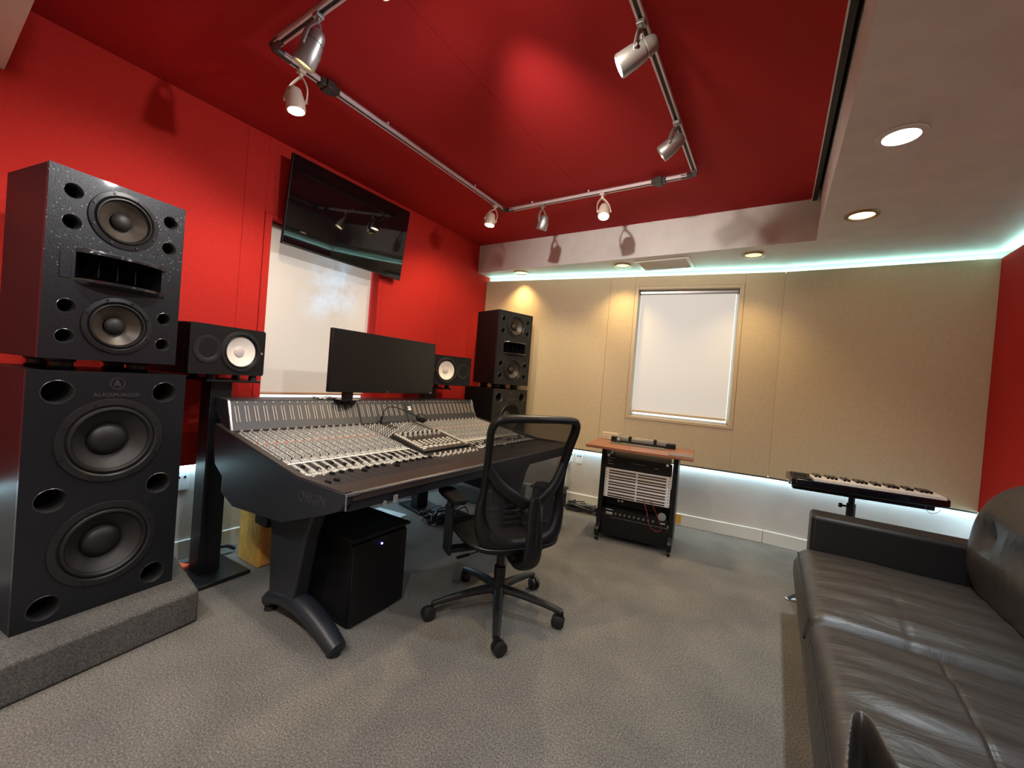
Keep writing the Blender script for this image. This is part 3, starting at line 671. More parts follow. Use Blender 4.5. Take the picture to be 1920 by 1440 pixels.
def bottom_speaker(label, x, y, z, rz, D=0.47):
    W, Ht = 0.488, 0.952
    t = thing('bass_cabinet', label, 'speaker', (x, y, z), rz, 'double bass cabinets')
    cabinet(t, W, Ht, D)
    cy = W / 2
    P = [(0.081, 0.872), (0.081, 0.468), (0.081, 0.066), (W - 0.078, 0.872), (W - 0.078, 0.470), (W - 0.078, 0.070)]
    holes = [circ(a, c, 0.044, 28) for a, c in P] + [circ(cy, 0.679, 0.138, 44), circ(cy, 0.260, 0.138, 44)]
    holed_plate('baffle', rect(0, W, 0, Ht), holes, 0.018, M['cab'], t)
    for a, c in P: port(t, a, c, 0.044)
    woofer(t, cy, 0.679, 0.168, M['cone'], True); woofer(t, cy, 0.260, 0.168, M['cone'], True)
    # emblem ring with an A, and the maker's lettering
    b = new(); lathe(b, [(0.024, 0.0), (0.024, 0.0022), (0.0212, 0.0022), (0.0212, 0.0)], (0, cy + 0.004, 0.907), (1, 0, 0), 32, cap=False)
    M['raised'] = M.get('raised') or mat('raised_grey_lettering', (0.07, 0.07, 0.075), 0.3, metal=0.4)
    em = obj('emblem', b, M['raised'], t)
    text_mesh('letter', 'A', 0.034, 0.0009, M['raised'], em, Matrix.Translation((0.001, cy + 0.004, 0.907)) @ TX, 0.0008)
    text_mesh('lettering', 'AUGSPURGER', 0.0235, 0.0009, M['raised'], t, Matrix.Translation((0.001, cy + 0.006, 0.861)) @ TX @ Matrix.Diagonal((1.0, 0.86, 1, 1)), 0.0006)
    b = new(); lathe(b, [(0.062, 0.0), (0.060, 0.002), (0.056, 0.0)], (-0.26, 0.0, 0.66), (0, -1, 0), 28, cap=False); lathe(b, [(0, 0.0008), (0.056, 0.0008)], (-0.26, 0.0, 0.66), (0, -1, 0), 28, cap=False)
    obj('side_handle', b, M['black'], t)
    return t
# carpeted platforms
def platform(label, poly, h):
    cx_ = sum(p[0] for p in poly) / len(poly); cy_ = sum(p[1] for p in poly) / len(poly)
    b = new(); prism(b, [(p[0] - cx_, p[1] - cy_) for p in poly], 0, h, 'xy')
    o = obj('speaker_platform', b, M['carpet_dark'], None, (cx_, cy_, 0), bevel=0.012, seg=3); tag(o, label, 'platform', 'carpeted speaker platforms'); return o
platform('low grey carpeted platform under the big speakers in the left foreground', [(-2.096, 0.793), (-2.012, 0.20), (-1.99, -0.25), (-2.70, -0.28), (-2.70, 0.86)], 0.145)
platform('low grey carpeted platform under the far speakers behind the mixing desk', [(-2.12, 3.03), (-2.04, 3.56), (-2.62, 3.55), (-2.66, 3.03)], 0.145)
bottom_speaker('tall black bass cabinet with two cones in the left foreground', -2.2, 0.262, 0.1455, math.radians(8))
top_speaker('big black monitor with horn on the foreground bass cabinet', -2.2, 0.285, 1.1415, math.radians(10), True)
ts = bottom_speaker('black bass cabinet behind the right end of the mixing desk', -2.185, 3.062, 0.1455, math.radians(-9), 0.40)
top_speaker('distant black horn monitor in the corner by the beige wall', -2.198, 3.074, 1.1415, math.radians(-17))

# ------------------------------------------------------------------ white-cone nearfield monitors on stands
def nearfield(label, x, y, z, rz, flip):
    """front lower-left corner at the origin, face +x, width along +y"""
    W, Ht, D = 0.39, 0.25, 0.30
    t = thing('nearfield_speaker', label, 'speaker', (x, y, z), rz, 'white-coned nearfield monitors')
    wy = W - 0.135 if not flip else 0.135; ty_ = 0.085 if not flip else W - 0.085
    b = new(); box(b, -D, -0.02, 0, W, 0, Ht); obj('cabinet', b, M['black'], t, bevel=0.006)
    holed_plate('baffle', rrect(0, W, 0, Ht, 0.012), [circ(wy, Ht / 2, 0.098, 40)], 0.02, M['black'], t)
    b = new(); lathe(b, [(0.088, 0.002), (0.092, 0.008), (0.106, 0.007), (0.110, 0.0)], (0, wy, Ht / 2), (1, 0, 0), 44, cap=False)
    for i in range(6):
        a = 2 * PI * i / 6 + 0.2
        cyl(b, (0.006, wy + 0.099 * math.cos(a), Ht / 2 + 0.099 * math.sin(a)), (0.0105, wy + 0.099 * math.cos(a), Ht / 2 + 0.099 * math.sin(a)), 0.004, seg=8)
    wf = obj('woofer', b, M['rubber'], t)
    b = new(); lathe(b, [(0.089, 0.002), (0.084, 0.007), (0.079, 0.003), (0.077, -0.002)], (0, wy, Ht / 2), (1, 0, 0), 44, cap=False); obj('surround', b, M['black'], wf)
    b = new(); lathe(b, [(0.078, 0.001), (0.055, -0.009), (0.030, -0.017), (0.0, -0.018)], (0, wy, Ht / 2), (1, 0, 0), 44, cap=False); obj('cone', b, M['cone_white'], wf)['label'] = 'white speaker cone'
    b = new(); lathe(b, [(0.0285, -0.0165), (0.026, -0.012), (0.014, -0.0085), (0, -0.007)], (0, wy, Ht / 2), (1, 0, 0), 28, cap=False); obj('dust_cap', b, M['cap_white'], wf)
    b = new(); lathe(b, [(0.070, 0.0), (0.069, 0.003), (0.060, 0.004), (0.035, -0.002), (0.020, -0.012), (0.0, -0.013)], (0, ty_, Ht / 2), (1, 0, 0), 36, cap=False)
    tw = obj('tweeter', b, M['frame_grey'], t)
    b = new(); lathe(b, [(0.014, -0.010), (0.011, -0.004), (0, 0.0)], (0, ty_, Ht / 2), (1, 0, 0), 20, cap=False); obj('dome', b, M['black_gloss'], tw)
    b = new(); ye = W - 0.018 if not flip else 0.018; lathe(b, [(0.0075, 0.0), (0.007, 0.001), (0, 0.0012)], (0.0, ye, Ht / 2), (1, 0, 0), 16, cap=False); obj('logo_badge', b, M['chrome'], t)
    return t
nearfield('black nearfield speaker with white cone beside the left foreground stack', -2.353, 0.777, 1.103, math.radians(12.4), False)
nearfield('black nearfield speaker with white cone right of the desktop screen', -2.36, 2.428, 1.103, math.radians(-13.5), True)
def stand(label, cx, cy, rz):
    t = thing('speaker_stand', label, 'stand', (cx, cy, 0), rz, 'speaker stands')
    b = new(); box(b, -0.22, 0.13, -0.125, 0.125, 0.0, 0.022); obj('base', b, M['black_satin'], t, bevel=0.004)
    b = new(); box(b, -0.105, 0.0, -0.075, 0.03, 0.022, 1.062); obj('pillar', b, M['black_satin'], t, bevel=0.004)
    b = new(); box(b, -0.16, 0.07, -0.13, 0.14, 1.062, 1.074); obj('top_plate', b, M['black_satin'], t, bevel=0.003)
    for xx in (-0.13, 0.04):
        for yy in (-0.10, 0.11):
            b = new(); cyl(b, (xx, yy, 1.074), (xx, yy, 1.101), 0.022, 0.018, 16); obj('pad', b, M['rubber'], t)
stand('black square-pillar speaker stand between the left stack and mixing desk', -2.50, 1.005, math.radians(4))
stand('black speaker stand hidden behind the right half of the mixing desk', -2.50, 2.60, math.radians(-12))

# ------------------------------------------------------------------ television on the red wall
t = thing('television', 'large black flat television tilted forward high on the red wall', 'television', (-2.67, 1.824, 2.23), 0)
tilt = math.atan2(0.064, 0.563)
RT = Matrix.Rotation(tilt, 4, 'Y')
b = new(); box(b, -0.022, 0.0, -0.4875, 0.4875, -0.283, 0.283, RT); obj('housing', b, M['black'], t, bevel=0.004)
b = new(); box(b, 0.0002, 0.0012, -0.480, 0.480, -0.272, 0.277, RT); obj('screen', b, M['screen'], t, smooth=False)
b = new(); box(b, -0.002, 0.0035, -0.4875, 0.4875, -0.286, -0.274, RT); obj('lower_bezel', b, M['frame_grey'], t, bevel=0.0015)
b = new(); box(b, -0.060, -0.022, -0.20, 0.20, -0.16, 0.12, RT); obj('back_box', b, M['black'], t, bevel=0.006)
b = new(); box(b, -0.100, -0.058, -0.12, 0.12, -0.10, 0.10); obj('wall_bracket', b, M['black_satin'], t)

# ------------------------------------------------------------------ mixing console
KX0, KX1, KY0, KY1 = -1.290, -2.345, 0.93, 2.96
cn = thing('mixing_console', 'huge dark recording console covered in knobs and faders', 'mixing desk', (-1.80, 1.945, 0), 0)
OFF = Vector((-1.80, 1.945, 0))
def K(name, bm, m, parent=None, **k):
    for v in bm.verts: v.co -= OFF
    return obj(name, bm, m, parent or cn, **k)
side = [(-1.292, 0.728), (-1.62, 0.726), (-2.416, 0.842), (-2.424, 0.80), (-2.405, 0.69), (-2.385, 0.64), (-2.30, 0.594), (-2.30, 0.515), (-2.165, 0.472), (-1.724, 0.51), (-1.418, 0.617), (-1.325, 0.655), (-1.290, 0.693)]
for y0, y1 in ((KY0, KY0 + 0.030), (KY1 - 0.030, KY1)):
    b = new(); prism(b, side, y0, y1, 'xz'); sp = K('side_panel', b, M['console_side'], bevel=0.005, seg=2, angle=20)
    b = new(); top = [(-1.300, 0.7265), (-1.62, 0.7265), (-2.412, 0.8425), (-2.412, 0.8475), (-1.62, 0.7315), (-1.300, 0.7315)]
    prism(b, top, y0 + 0.001, y1 - 0.001, 'xz'); K('side_cap', b, M['console_pad'], sp, smooth=False)
# engraved word on the left side panel
text_mesh('lettering', 'ORIGIN', 0.056, 0.0008, M['engraving'], cn, Matrix.Translation(Vector((-1.505, KY0 - 0.0004, 0.660)) - OFF) @ Matrix.Rotation(math.radians(-4), 4, 'Y') @ Matrix.Rotation(math.radians(90), 4, 'X'))
# body trough under the surface
b = new(); prism(b, [(-1.30, 0.655), (-1.30, 0.70), (-1.66, 0.705), (-2.27, 0.80), (-2.36, 0.80), (-2.36, 0.62), (-2.27, 0.56), (-1.72, 0.53), (-1.42, 0.625)], KY0 + 0.031, KY1 - 0.031, 'xz')
K('body', b, M['console_side'], smooth=False)
b = new(); prism(b, [(-1.288, 0.695), (-1.290, 0.722), (-1.300, 0.729), (-1.425, 0.727), (-1.432, 0.705)], KY0 + 0.031, KY1 - 0.031, 'xz'); K('armrest', b, M['console_pad'], bevel=0.003)
b = new(); box(b, -1.2895, -1.286, KY0 + 0.055, KY1 - 0.005, 0.720, 0.7275); K('front_edge', b, M['edge'], bevel=0.001)
b = new(); box(b, -1.2905, -1.284, KY0 - 0.001, KY0 + 0.055, 0.718, 0.7295); box(b, -1.2905, -1.2855, KY0 - 0.001, KY0 + 0.004, 0.665, 0.72); K('corner_edge', b, M['edge'], bevel=0.001)
b = new(); box(b, -1.2895, -1.284, KY0 + 0.175, KY0 + 0.187, 0.645, 0.667); box(b, -1.2895, -1.284, KY0 + 0.225, KY0 + 0.245, 0.650, 0.680); K('front_socket', b, M['cable_grey'], smooth=False)
# slope helper: distance s from the front of the channel area
SL = math.atan2(0.815 - 0.716, 0.61)
def surf(s):
    """s metres from front edge of the channel plates (x=-1.432) -> (x, z, tilt)"""
    if s < 0.228: return (-1.432 - s, 0.716, 0.0)
    u = s - 0.228; return (-1.66 - u * math.cos(SL), 0.716 + u * math.sin(SL), SL)
CW = 0.0452
def strip_mesh(wd):
    b = new(); pr = [(0, 0), (0.228, 0), (0.846, 0)]
    P = []
    for s in (0.0, 0.228, 0.846):
        x, z, _ = surf(s); P.append((x, z))
    prism(b, P + [(p[0], p[1] - 0.010) for p in reversed(P)], 0.0006, wd - 0.0006, 'xz')
    return b
knobm = {k: new() for k in ('grey', 'light', 'tan', 'red', 'black')}
btn = new()
def kn(k, y, s, r, h, seg=8):
    x, z, a = surf(s); n = Vector((math.sin(a), 0, math.cos(a)))
    p = Vector((x, y, z)); cyl(knobm[k], p, p + n * h, r, r * 0.85, seg)
def bt(y, s, w_, l_, h=0.004, tgt=None):
    x, z, a = surf(s); mt = Matrix.Translation((x, y, z)) @ Matrix.Rotation(a, 4, 'Y')
    box(tgt if tgt is not None else btn, -l_ / 2, l_ / 2, -w_ / 2, w_ / 2, 0, h, mt)
rs = random.Random(3)
s = 0.415; row = 0
while s < 0.838:
    u = (s - 0.415) / 0.423
    if u > 0.955: kn('tan', 0.0226, s, 0.0066, 0.019)
    else:
        k = 'red' if row in (15, 16) else ('light' if row % 6 == 5 else 'grey')
        kn(k, 0.0095, s, 0.0044, 0.012, 7)
        kn('black', 0.0195, s + 0.004, 0.0030, 0.011, 6)
        kn('light' if row in (15, 16, 4) else 'grey', 0.0300, s + 0.0065, 0.0042, 0.011, 7)
        if row % 2 == 0: bt(0.0385, s + 0.002, 0.005, 0.004)
        else: kn('black', 0.0395, s + 0.002, 0.0026, 0.009, 6)
    s += 0.0142; row += 1
for q in (0.381, 0.395): bt(0.009, q, 0.006, 0.005); bt(0.022, q + 0.004, 0.006, 0.005); bt(0.034, q, 0.006, 0.005)
for i in range(7): bt(0.0375, 0.266 + i * 0.0125, 0.0065, 0.0048)       # row of buttons beside the small fader
for q in (0.238, 0.252): kn('grey', 0.010, q, 0.0042, 0.009, 7); kn('light', 0.022, q + 0.004, 0.0040, 0.008, 7); bt(0.034, q, 0.007, 0.005)
bt(0.012, 0.222, 0.010, 0.006, 0.005); bt(0.032, 0.222, 0.010, 0.006, 0.005)
kn('light', 0.012, 0.204, 0.0062, 0.008, 9); kn('light', 0.033, 0.204, 0.0062, 0.008, 9); bt(0.036, 0.184, 0.007, 0.007, 0.006)
def fin(bm, name, m):
    me = bpy.data.meshes.new(name); bmesh.ops.recalc_face_normals(bm, faces=bm.faces); bm.to_mesh(me); bm.free(); me.materials.append(m); return me
KM = {k: fin(v, 'knobs', M[n]) for (k, v), n in zip(knobm.items(), ('knob_grey', 'knob_light', 'knob_tan', 'knob_red', 'black'))}
BM_ = fin(btn, 'buttons', M['button_white'])
SM = fin(strip_mesh(CW), 'channel_strip', M['console_face'])
b = new(); box(b, -1.640, -1.434, 0.001, CW - 0.001, 0.7161, 0.7172); FP = fin(b, 'fader_plate', M['fader_plate'])
b = new(); box(b, -1.615, -1.455, 0.0205, 0.0245, 0.7173, 0.7178)
x_, z_, a_ = surf(0.305); box(b, -0.052, 0.052, 0.0135, 0.0165, 0.0002, 0.0012, Matrix.Translation((x_, 0, z_)) @ Matrix.Rotation(a_, 4, 'Y')); FS = fin(b, 'fader_slot', M['void'])
b = new(); box(b, -0.056, 0.056, 0.0035, 0.0275, 0.0001, 0.0009, Matrix.Translation((x_, 0, z_)) @ Matrix.Rotation(a_, 4, 'Y')); SP = fin(b, 'small_fader_plate', M['fader_plate'])
b = new(); prism(b, [(-0.014, 0), (-0.012, 0.011), (-0.003, 0.0085), (0.003, 0.0085), (0.012, 0.011), (0.014, 0)], -0.0065, 0.0065, 'xz'); FC = fin(b, 'fader_cap', M['black'])
b = new(); box(b, -0.0012, 0.0012, -0.0067, 0.0067, 0.0086, 0.0092); FL = fin(b, 'cap_line', M['button_white'])
LBL = None
def channel(y0, i):
    ch = link('channel_strip', SM, cn, Vector((0, y0, 0)) - OFF)
    for k, me in KM.items():
        o = link('knobs', me, ch); o['kind'] = 'stuff'
    o = link('buttons', BM_, ch); o['kind'] = 'stuff'
    link('fader_plate', FP, ch); link('fader_slots', FS, ch); link('small_fader_plate', SP, ch)
    fx = -1.605 if i not in (0, 1, 5, 9, 21) else -1.605 + rs.uniform(0.02, 0.09)
    if i == 0: fx = -1.49
    if i == 1: fx = -1.50
    link('fader_cap', FC, ch, (fx, 0.0225, 0.7178))
    x_, z_, a_ = surf(0.262 + rs.choice((0.0, 0.01, 0.02, 0.05)))
    o = link('fader_cap', FC, ch, (x_, 0.015, z_ + 0.001), (0, a_, 0)); o.scale = (0.75, 0.8, 0.9)
Y1 = KY0 + 0.031
for i in range(16): channel(Y1 + 0.002 + i * 0.0465, i)
for i in range(16): channel(2.192 + i * 0.0462, 16 + i)
# centre section between the two banks
CY0, CY1 = Y1 + 0.002 + 16 * 0.0465 + 0.002, 2.190
b = new(); P = [surf(s)[:2] for s in (0.0, 0.228, 0.846)]
prism(b, P + [(p[0], p[1] - 0.010) for p in reversed(P)], CY0, CY1, 'xz'); ctr = K('centre_section', b, M['fader_plate'], smooth=False)
def C_(name, bm, m, **k):
    for v in bm.verts: v.co -= OFF
    o = obj(name, bm, m, ctr, **k); return o
gb, lb = new(), new()
knobm = {'grey': gb, 'light': lb}; 
for r_ in range(11):
    for c_ in range(12):
        yy = CY0 + 0.022 + c_ * 0.036
        if not (c_ in (4, 5) and r_ > 5): kn('light' if (r_ * 3 + c_) % 4 == 0 else 'grey', yy, 0.592 + r_ * 0.0235, 0.0052, 0.012, 7)
        if (r_ + c_) % 2: bt(yy + 0.017, 0.590 + r_ * 0.0235, 0.006, 0.005, tgt=lb)
for c_ in range(8):
    yy = CY0 + 0.055 + c_ * 0.047
    kn('light', yy, 0.215, 0.007, 0.014, 10); bt(yy, 0.182, 0.016, 0.009, 0.006, lb); bt(yy + 0.012, 0.163, 0.008, 0.008, 0.006, lb)
for c_ in range(14):
    bt(CY0 + 0.02 + c_ * 0.032, 0.198, 0.010, 0.008, 0.005, lb)
o = C_('knobs', gb, M['knob_grey'], smooth=False); o['kind'] = 'stuff'; o = C_('buttons', lb, M['knob_light'], smooth=False); o['kind'] = 'stuff'
# raised tray module with motor-fader controls
def tray():
    mt_s = []
    b = new(); s0, s1 = 0.262, 0.560
    (xa, za, _), (xb, zb, _) = surf(s0), surf(s1); h = 0.030
    prism(b, [(xa, za), (xa, za + h * .6), (xb, zb + h), (xb, zb)], CY0 + 0.018, CY1 - 0.040, 'xz'); o = C_('control_tray', b, M['console_pad'], bevel=0.003)
    return (xa, za + h * .6), (xb, zb + h)
(xa, za), (xb, zb) = tray()
aT = math.atan2(zb - za, xa - xb); LT = math.hypot(xa - xb, zb - za)
def T(b_, u, y, w_, l_, h0, h1):
    mt = Matrix.Translation((xa, y, za)) @ Matrix.Rotation(aT, 4, 'Y') @ Matrix.Translation((-u, 0, 0))
    box(b_, -l_ / 2, l_ / 2, -w_ / 2, w_ / 2, h0, h1, mt)
b1, b2, b3 = new(), new(), new()
T(b1, LT - 0.04, (CY0 + CY1) / 2, 0.33, 0.05, 0.0002, 0.002)
for c_ in range(8):
    yy = CY0 + 0.062 + c_ * 0.043
    T(b2, LT - 0.03, yy, 0.013, 0.010, 0.002, 0.010); T(b3, LT - 0.075, yy, 0.012, 0.020, 0.0, 0.016)
    for k_ in range(4): T(b2, 0.075 + k_ * 0.022, yy, 0.015, 0.010, 0.0, 0.007)
    T(b2, 0.038, yy, 0.024, 0.018, 0.0, 0.008)
for k_ in range(12):
    for yy in (CY0 + 0.028, CY0 + 0.04, CY1 - 0.062, CY1 - 0.050): T(b2, 0.02 + k_ * 0.023, yy, 0.009, 0.012, 0.0, 0.006)
C_('display_strip', b1, M['void'], smooth=False); o = C_('buttons', b2, M['knob_light'], smooth=False); o['kind'] = 'stuff'; o = C_('knobs', b3, M['knob_grey'], smooth=False); o['kind'] = 'stuff'
b = new(); prism(b, [(xa + 0.0015, za - 0.020), (xa + 0.0015, za - 0.002), (xa, za - 0.002), (xa, za - 0.020)], CY0 + 0.020, CY1 - 0.042, 'xz'); C_('tray_front', b, M['black_gloss'], smooth=False)
# white legend strips across the banks
for y0, y1 in ((Y1, CY0 - 0.004), (2.190, KY1 - 0.031)):
    b = new(); x_, z_, a_ = surf(0.366); box(b, -0.006, 0.006, y0, y1, 0.0003, 0.0015, Matrix.Translation((x_, 0, z_)) @ Matrix.Rotation(a_, 4, 'Y')); K('legend_strip', b, M['button_white'], smooth=False)
# meter bridge
xm0, zm0, xm1, zm1 = -2.272, 0.826, -2.345, 0.972
b = new(); prism(b, [(xm0, zm0 - 0.02), (xm0 - 0.002, zm0), (xm1, zm1), (xm1 - 0.012, zm1 + 0.004), (xm1 - 0.19, zm1 + 0.004), (xm1 - 0.20, zm1 - 0.03), (xm1 - 0.02, zm0 - 0.03)], Y1 - 0.001, KY1 - 0.030, 'xz'); mb = K('meter_bridge', b, M['meter_panel'], smooth=False, bevel=0.003)
for y0 in (Y1 - 0.014, KY1 - 0.031):
    b = new(); prism(b, [(xm0 + 0.010, zm0 - 0.03), (xm1 + 0.012, zm1 + 0.003), (xm1 - 0.004, zm1 + 0.009), (xm0 - 0.010, zm0 - 0.01)], y0, y0 + 0.013, 'xz'); K('end_trim', b, M['edge'], mb, bevel=0.002)
am = math.atan2(xm0 - xm1, zm1 - zm0)
MT = lambda y, u: Matrix.Translation(Vector((xm0, y, zm0)) - OFF) @ Matrix.Rotation(-am, 4, 'Y') @ Matrix.Translation((0, 0, u))
b = new()
for dy in (-0.0075, 0.0075): box(b, 0.0002, 0.0016, dy - 0.0022, dy + 0.0022, 0, 0.088)
ME = fin(b, 'meter', M['meter_bar'])
Lm = math.hypot(xm0 - xm1, zm1 - zm0)
def meter(y):
    o = link('meter', ME, mb); o.matrix_local = MT(y, 0.046)
for i in range(16): meter(Y1 + 0.026 + i * 0.0469)
for i in range(8): meter(1.741 + i * 0.0485)
for i in range(16): meter(2.215 + i * 0.0466)
b = new(); 
for i in range(42): box(b, 0.0, 0.003, 0, 0.005, 0, 0.005, MT(Y1 + 0.03 + i * 0.0455, Lm - 0.011))
o = obj('screws', b, M['knob_light'], mb, smooth=False); o['kind'] = 'stuff'
b = new(); box(b, 0, 0.002, 0.005, 0.035, 0.085, 0.10, MT(2.145, 0)); box(b, 0, 0.002, 0.005, 0.035, 0.105, 0.115, MT(2.145, 0)); obj('legend_plate', b, M['button_white'], mb, smooth=False)
b = new(); box(b, 0, 0.002, -0.0012, 0.0012, 0.0, Lm - 0.02, MT(1.716, 0)); box(b, 0, 0.002, -0.0012, 0.0012, 0.0, Lm - 0.02, MT(2.128, 0)); obj('joint', b, M['void'], mb, smooth=False)
# legs: pillar with arched foot
def leg(y):
    b = new(); prism(b, [(-1.93, 0.09), (-1.72, 0.13), (-1.66, 0.44), (-1.60, 0.58), (-2.02, 0.56), (-1.95, 0.40)], y - 0.035, y + 0.035, 'xz'); lg = K('leg', b, M['console_side'], bevel=0.010, seg=3)
    b = new(); pts = [(-1.985, y, 0.035), (-1.93, y, 0.075), (-1.84, y, 0.105), (-1.74, y, 0.115), (-1.64, y, 0.105), (-1.54, y, 0.075), (-1.46, y, 0.040), (-1.425, y, 0.026)]
    pp = smooth_path(pts, 4); n = len(pp); rr = [0.040 + 0.012 * math.sin(PI * i / (n - 1)) - (0.014 if i in (0, n - 1) else 0) for i in range(n)]
    tube(b, pp, rr, 14, up=(0, 1, 0), sx=0.85, sy=0.95); K('foot', b, M['console_side'], lg)
    for xx in (-1.965, -1.455):
        b = new(); cyl(b, (xx, y, 0.0), (xx, y, 0.020), 0.030, 0.026, 16); K('glide', b, M['rubber'], lg)
leg(1.045); leg(2.84)
b = new(); box(b, -2.08, -1.97, 1.0, 2.88, 0.40, 0.50); K('rear_beam', b, M['black_satin'], smooth=False)

# gooseneck microphone on the console
t = thing('gooseneck_microphone', 'small black gooseneck microphone rising from the middle of the console', 'microphone', (-2.262, 1.86, 0.812))
b = new(); cyl(b, (0, 0, 0.0), (0.0, 0.0, 0.012), 0.016, seg=16); cyl(b, (0, 0, 0.012), (0.004, 0.006, 0.055), 0.0075, seg=10); obj('base', b, M['black'], t)
b = new(); tube(b, smooth_path([(0.004, 0.006, 0.05), (0.010, 0.018, 0.10), (0.02, 0.05, 0.125), (0.04, 0.105, 0.120), (0.08, 0.19, 0.085), (0.10, 0.24, 0.062)], 6), 0.0035, 8); obj('gooseneck', b, M['black'], t)
b = new(); lathe(b, [(0.008, 0), (0.024, 0.012), (0.032, 0.040), (0.029, 0.068), (0.014, 0.084), (0, 0.087)], (0.10, 0.235, 0.064), (0.25, 0.9, -0.36), 18); obj('foam_tip', b, M['rubber'], t)

# desktop monitor on the meter bridge
t = thing('computer_monitor', 'wide black computer monitor standing on top of the mixing desk', 'monitor', (-2.30, 1.93, 0.9765), 0)
b = new(); box(b, -0.030, 0.0, -0.452, 0.452, 0.052, 0.452); obj('housing', b, M['black'], t, bevel=0.004)
b = new(); box(b, 0.0002, 0.0010, -0.446, 0.446, 0.070, 0.446); obj('screen', b, M['screen_matte'], t, smooth=False)
b = new(); cyl(b, (0.0008, -0.0, 0.061), (0.002, -0.0, 0.061), 0.005, seg=14); obj('maker_mark', b, M['silver'], t)
b = new(); box(b, 0.0004, 0.002, 0.42, 0.437, 0.056, 0.066); obj('sticker', b, M['silver'], t, smooth=False)
b = new(); box(b, -0.055, -0.012, -0.325, -0.265, 0.012, 0.12); obj('stand_neck', b, M['black_gloss'], t, bevel=0.004)
b = new(); lathe(b, [(0, 0.0), (0.085, 0.0), (0.085, 0.006), (0.03, 0.014), (0, 0.014)], (-0.035, -0.295, 0), (0, 0, 1), 30); obj('stand_base', b, M['black_gloss'], t)
# crumpled papers on the console top
b = new(); random.seed(4); nx = 8
g = [[b.verts.new((-2.47 + 0.10 * i / nx, 1.47 + 0.13 * j / nx, 0.9775 + random.uniform(0.001, 0.014))) for j in range(nx + 1)] for i in range(nx + 1)]
for i in range(nx):
    for j in range(nx): b.faces.new((g[i][j], g[i + 1][j], g[i + 1][j + 1], g[i][j + 1]))
tag(obj('crumpled_paper', b, M['paper'], smooth=False), 'crumpled pale paper left of the monitor base on the desk top', 'paper')

# ------------------------------------------------------------------ subwoofer under the desk
t = thing('subwoofer', 'black cube subwoofer with a blue light under the mixing desk', 'subwoofer', (-1.535, 1.165, 0), math.radians(2))
b = new(); box(b, -0.385, -0.014, 0, 0.335, 0.012, 0.405); obj('cabinet', b, M['cab_side'], t, bevel=0.005)
b = new(); box(b, -0.0138, 0.0, 0.004, 0.331, 0.016, 0.385); obj('baffle', b, M['black'], t, bevel=0.004)
b = new(); box(b, -0.385, 0.008, -0.004, 0.345, 0.4055, 0.418); obj('top_lid', b, M['black'], t, bevel=0.002)
b = new(); cyl(b, (0.0, 0.165, 0.355), (0.003, 0.165, 0.355), 0.0045, seg=12); obj('power_light', b, M['blue_led'], t)['label'] = 'glowing blue power light'
for xx in (-0.35, -0.05):
    for yy in (0.04, 0.29):
        b = new(); cyl(b, (xx, yy, 0), (xx, yy, 0.012), 0.018, seg=12); obj('foot', b, M['rubber'], t)

# yellow wooden box behind the desk
t = thing('wooden_box', 'yellow varnished wooden box by the wall under the desk end', 'box', (-2.52, 1.30, 0), math.radians(2))
b = new(); box(b, -0.115, 0.11, -0.118, 0.16, 0.0, 0.40); obj('carcass', b, M['yellow_wood'], t, bevel=0.006)
b = new(); box(b, 0.1105, 0.118, -0.105, 0.15, 0.01, 0.392); obj('front_board', b, M['yellow_wood2'], t, bevel=0.003)

# ------------------------------------------------------------------ office chair
FA = math.radians(150)
ch = thing('office_chair', 'black mesh-backed swivel office chair at the mixing desk', 'chair', (-1.115, 1.745, 0), FA)
# local: +x forward (towards the desk), +y to the chair's left
b = new(); lathe(b, [(0.034, 0.095), (0.036, 0.12), (0.030, 0.15), (0.030, 0.24), (0.022, 0.245), (0.020, 0.37)], (0, 0, 0), (0, 0, 1), 24); obj('gas_column', b, M['black_satin'], ch)
bt0 = None
a0 = math.atan2(-0.28, 0.187)
for i in range(5):
    a = a0 + i * 2 * PI / 5 - FA; d = Vector((math.cos(a), math.sin(a), 0)); R_ = 0.335
    b = new(); pts = [d * 0.02 + Vector((0, 0, 0.125)), d * 0.12 + Vector((0, 0, 0.118)), d * 0.24 + Vector((0, 0, 0.100)), d * R_ + Vector((0, 0, 0.078))]
    tube(b, smooth_path(pts, 4), [0.029 - 0.011 * k / 12 for k in range(13)], 10, sx=0.95, sy=0.8)
    lg = obj('base_leg', b, M['black_satin'], ch)
    h = d * R_; ca = a + 0.5 + i * 1.1; wd = Vector((math.cos(ca), math.sin(ca), 0)); off = Vector((-wd.y, wd.x, 0)) * 0.018
    b = new(); cyl(b, h + Vector((0, 0, 0.045)), h + Vector((0, 0, 0.082)), 0.007, seg=10); box(b, -0.012, 0.012, -0.010, 0.010, 0.044, 0.058, Matrix.Translation(h + off * 0.3) @ Matrix.Rotation(ca, 4, 'Z'))
    cs = obj('caster', b, M['black'], ch)
    for s_ in (-1, 1):
        b = new(); c0 = h + off + Vector((0, 0, 0.0325)); lathe(b, [(0.0, 0.0), (0.012, 0.001), (0.026, 0.0), (0.0315, 0.002), (0.0325, 0.009), (0.0315, 0.017), (0.023, 0.022), (0, 0.023)], c0 + wd * (0.003 * s_), wd * s_, 22, cap=False); obj('wheel', b, M['rubber'], cs)
b = new(); box(b, -0.10, 0.12, -0.075, 0.075, 0.36, 0.405); box(b, -0.20, 0.0, -0.045, 0.045, 0.350, 0.385); obj('mechanism', b, M['black'], ch, bevel=0.010, seg=3)
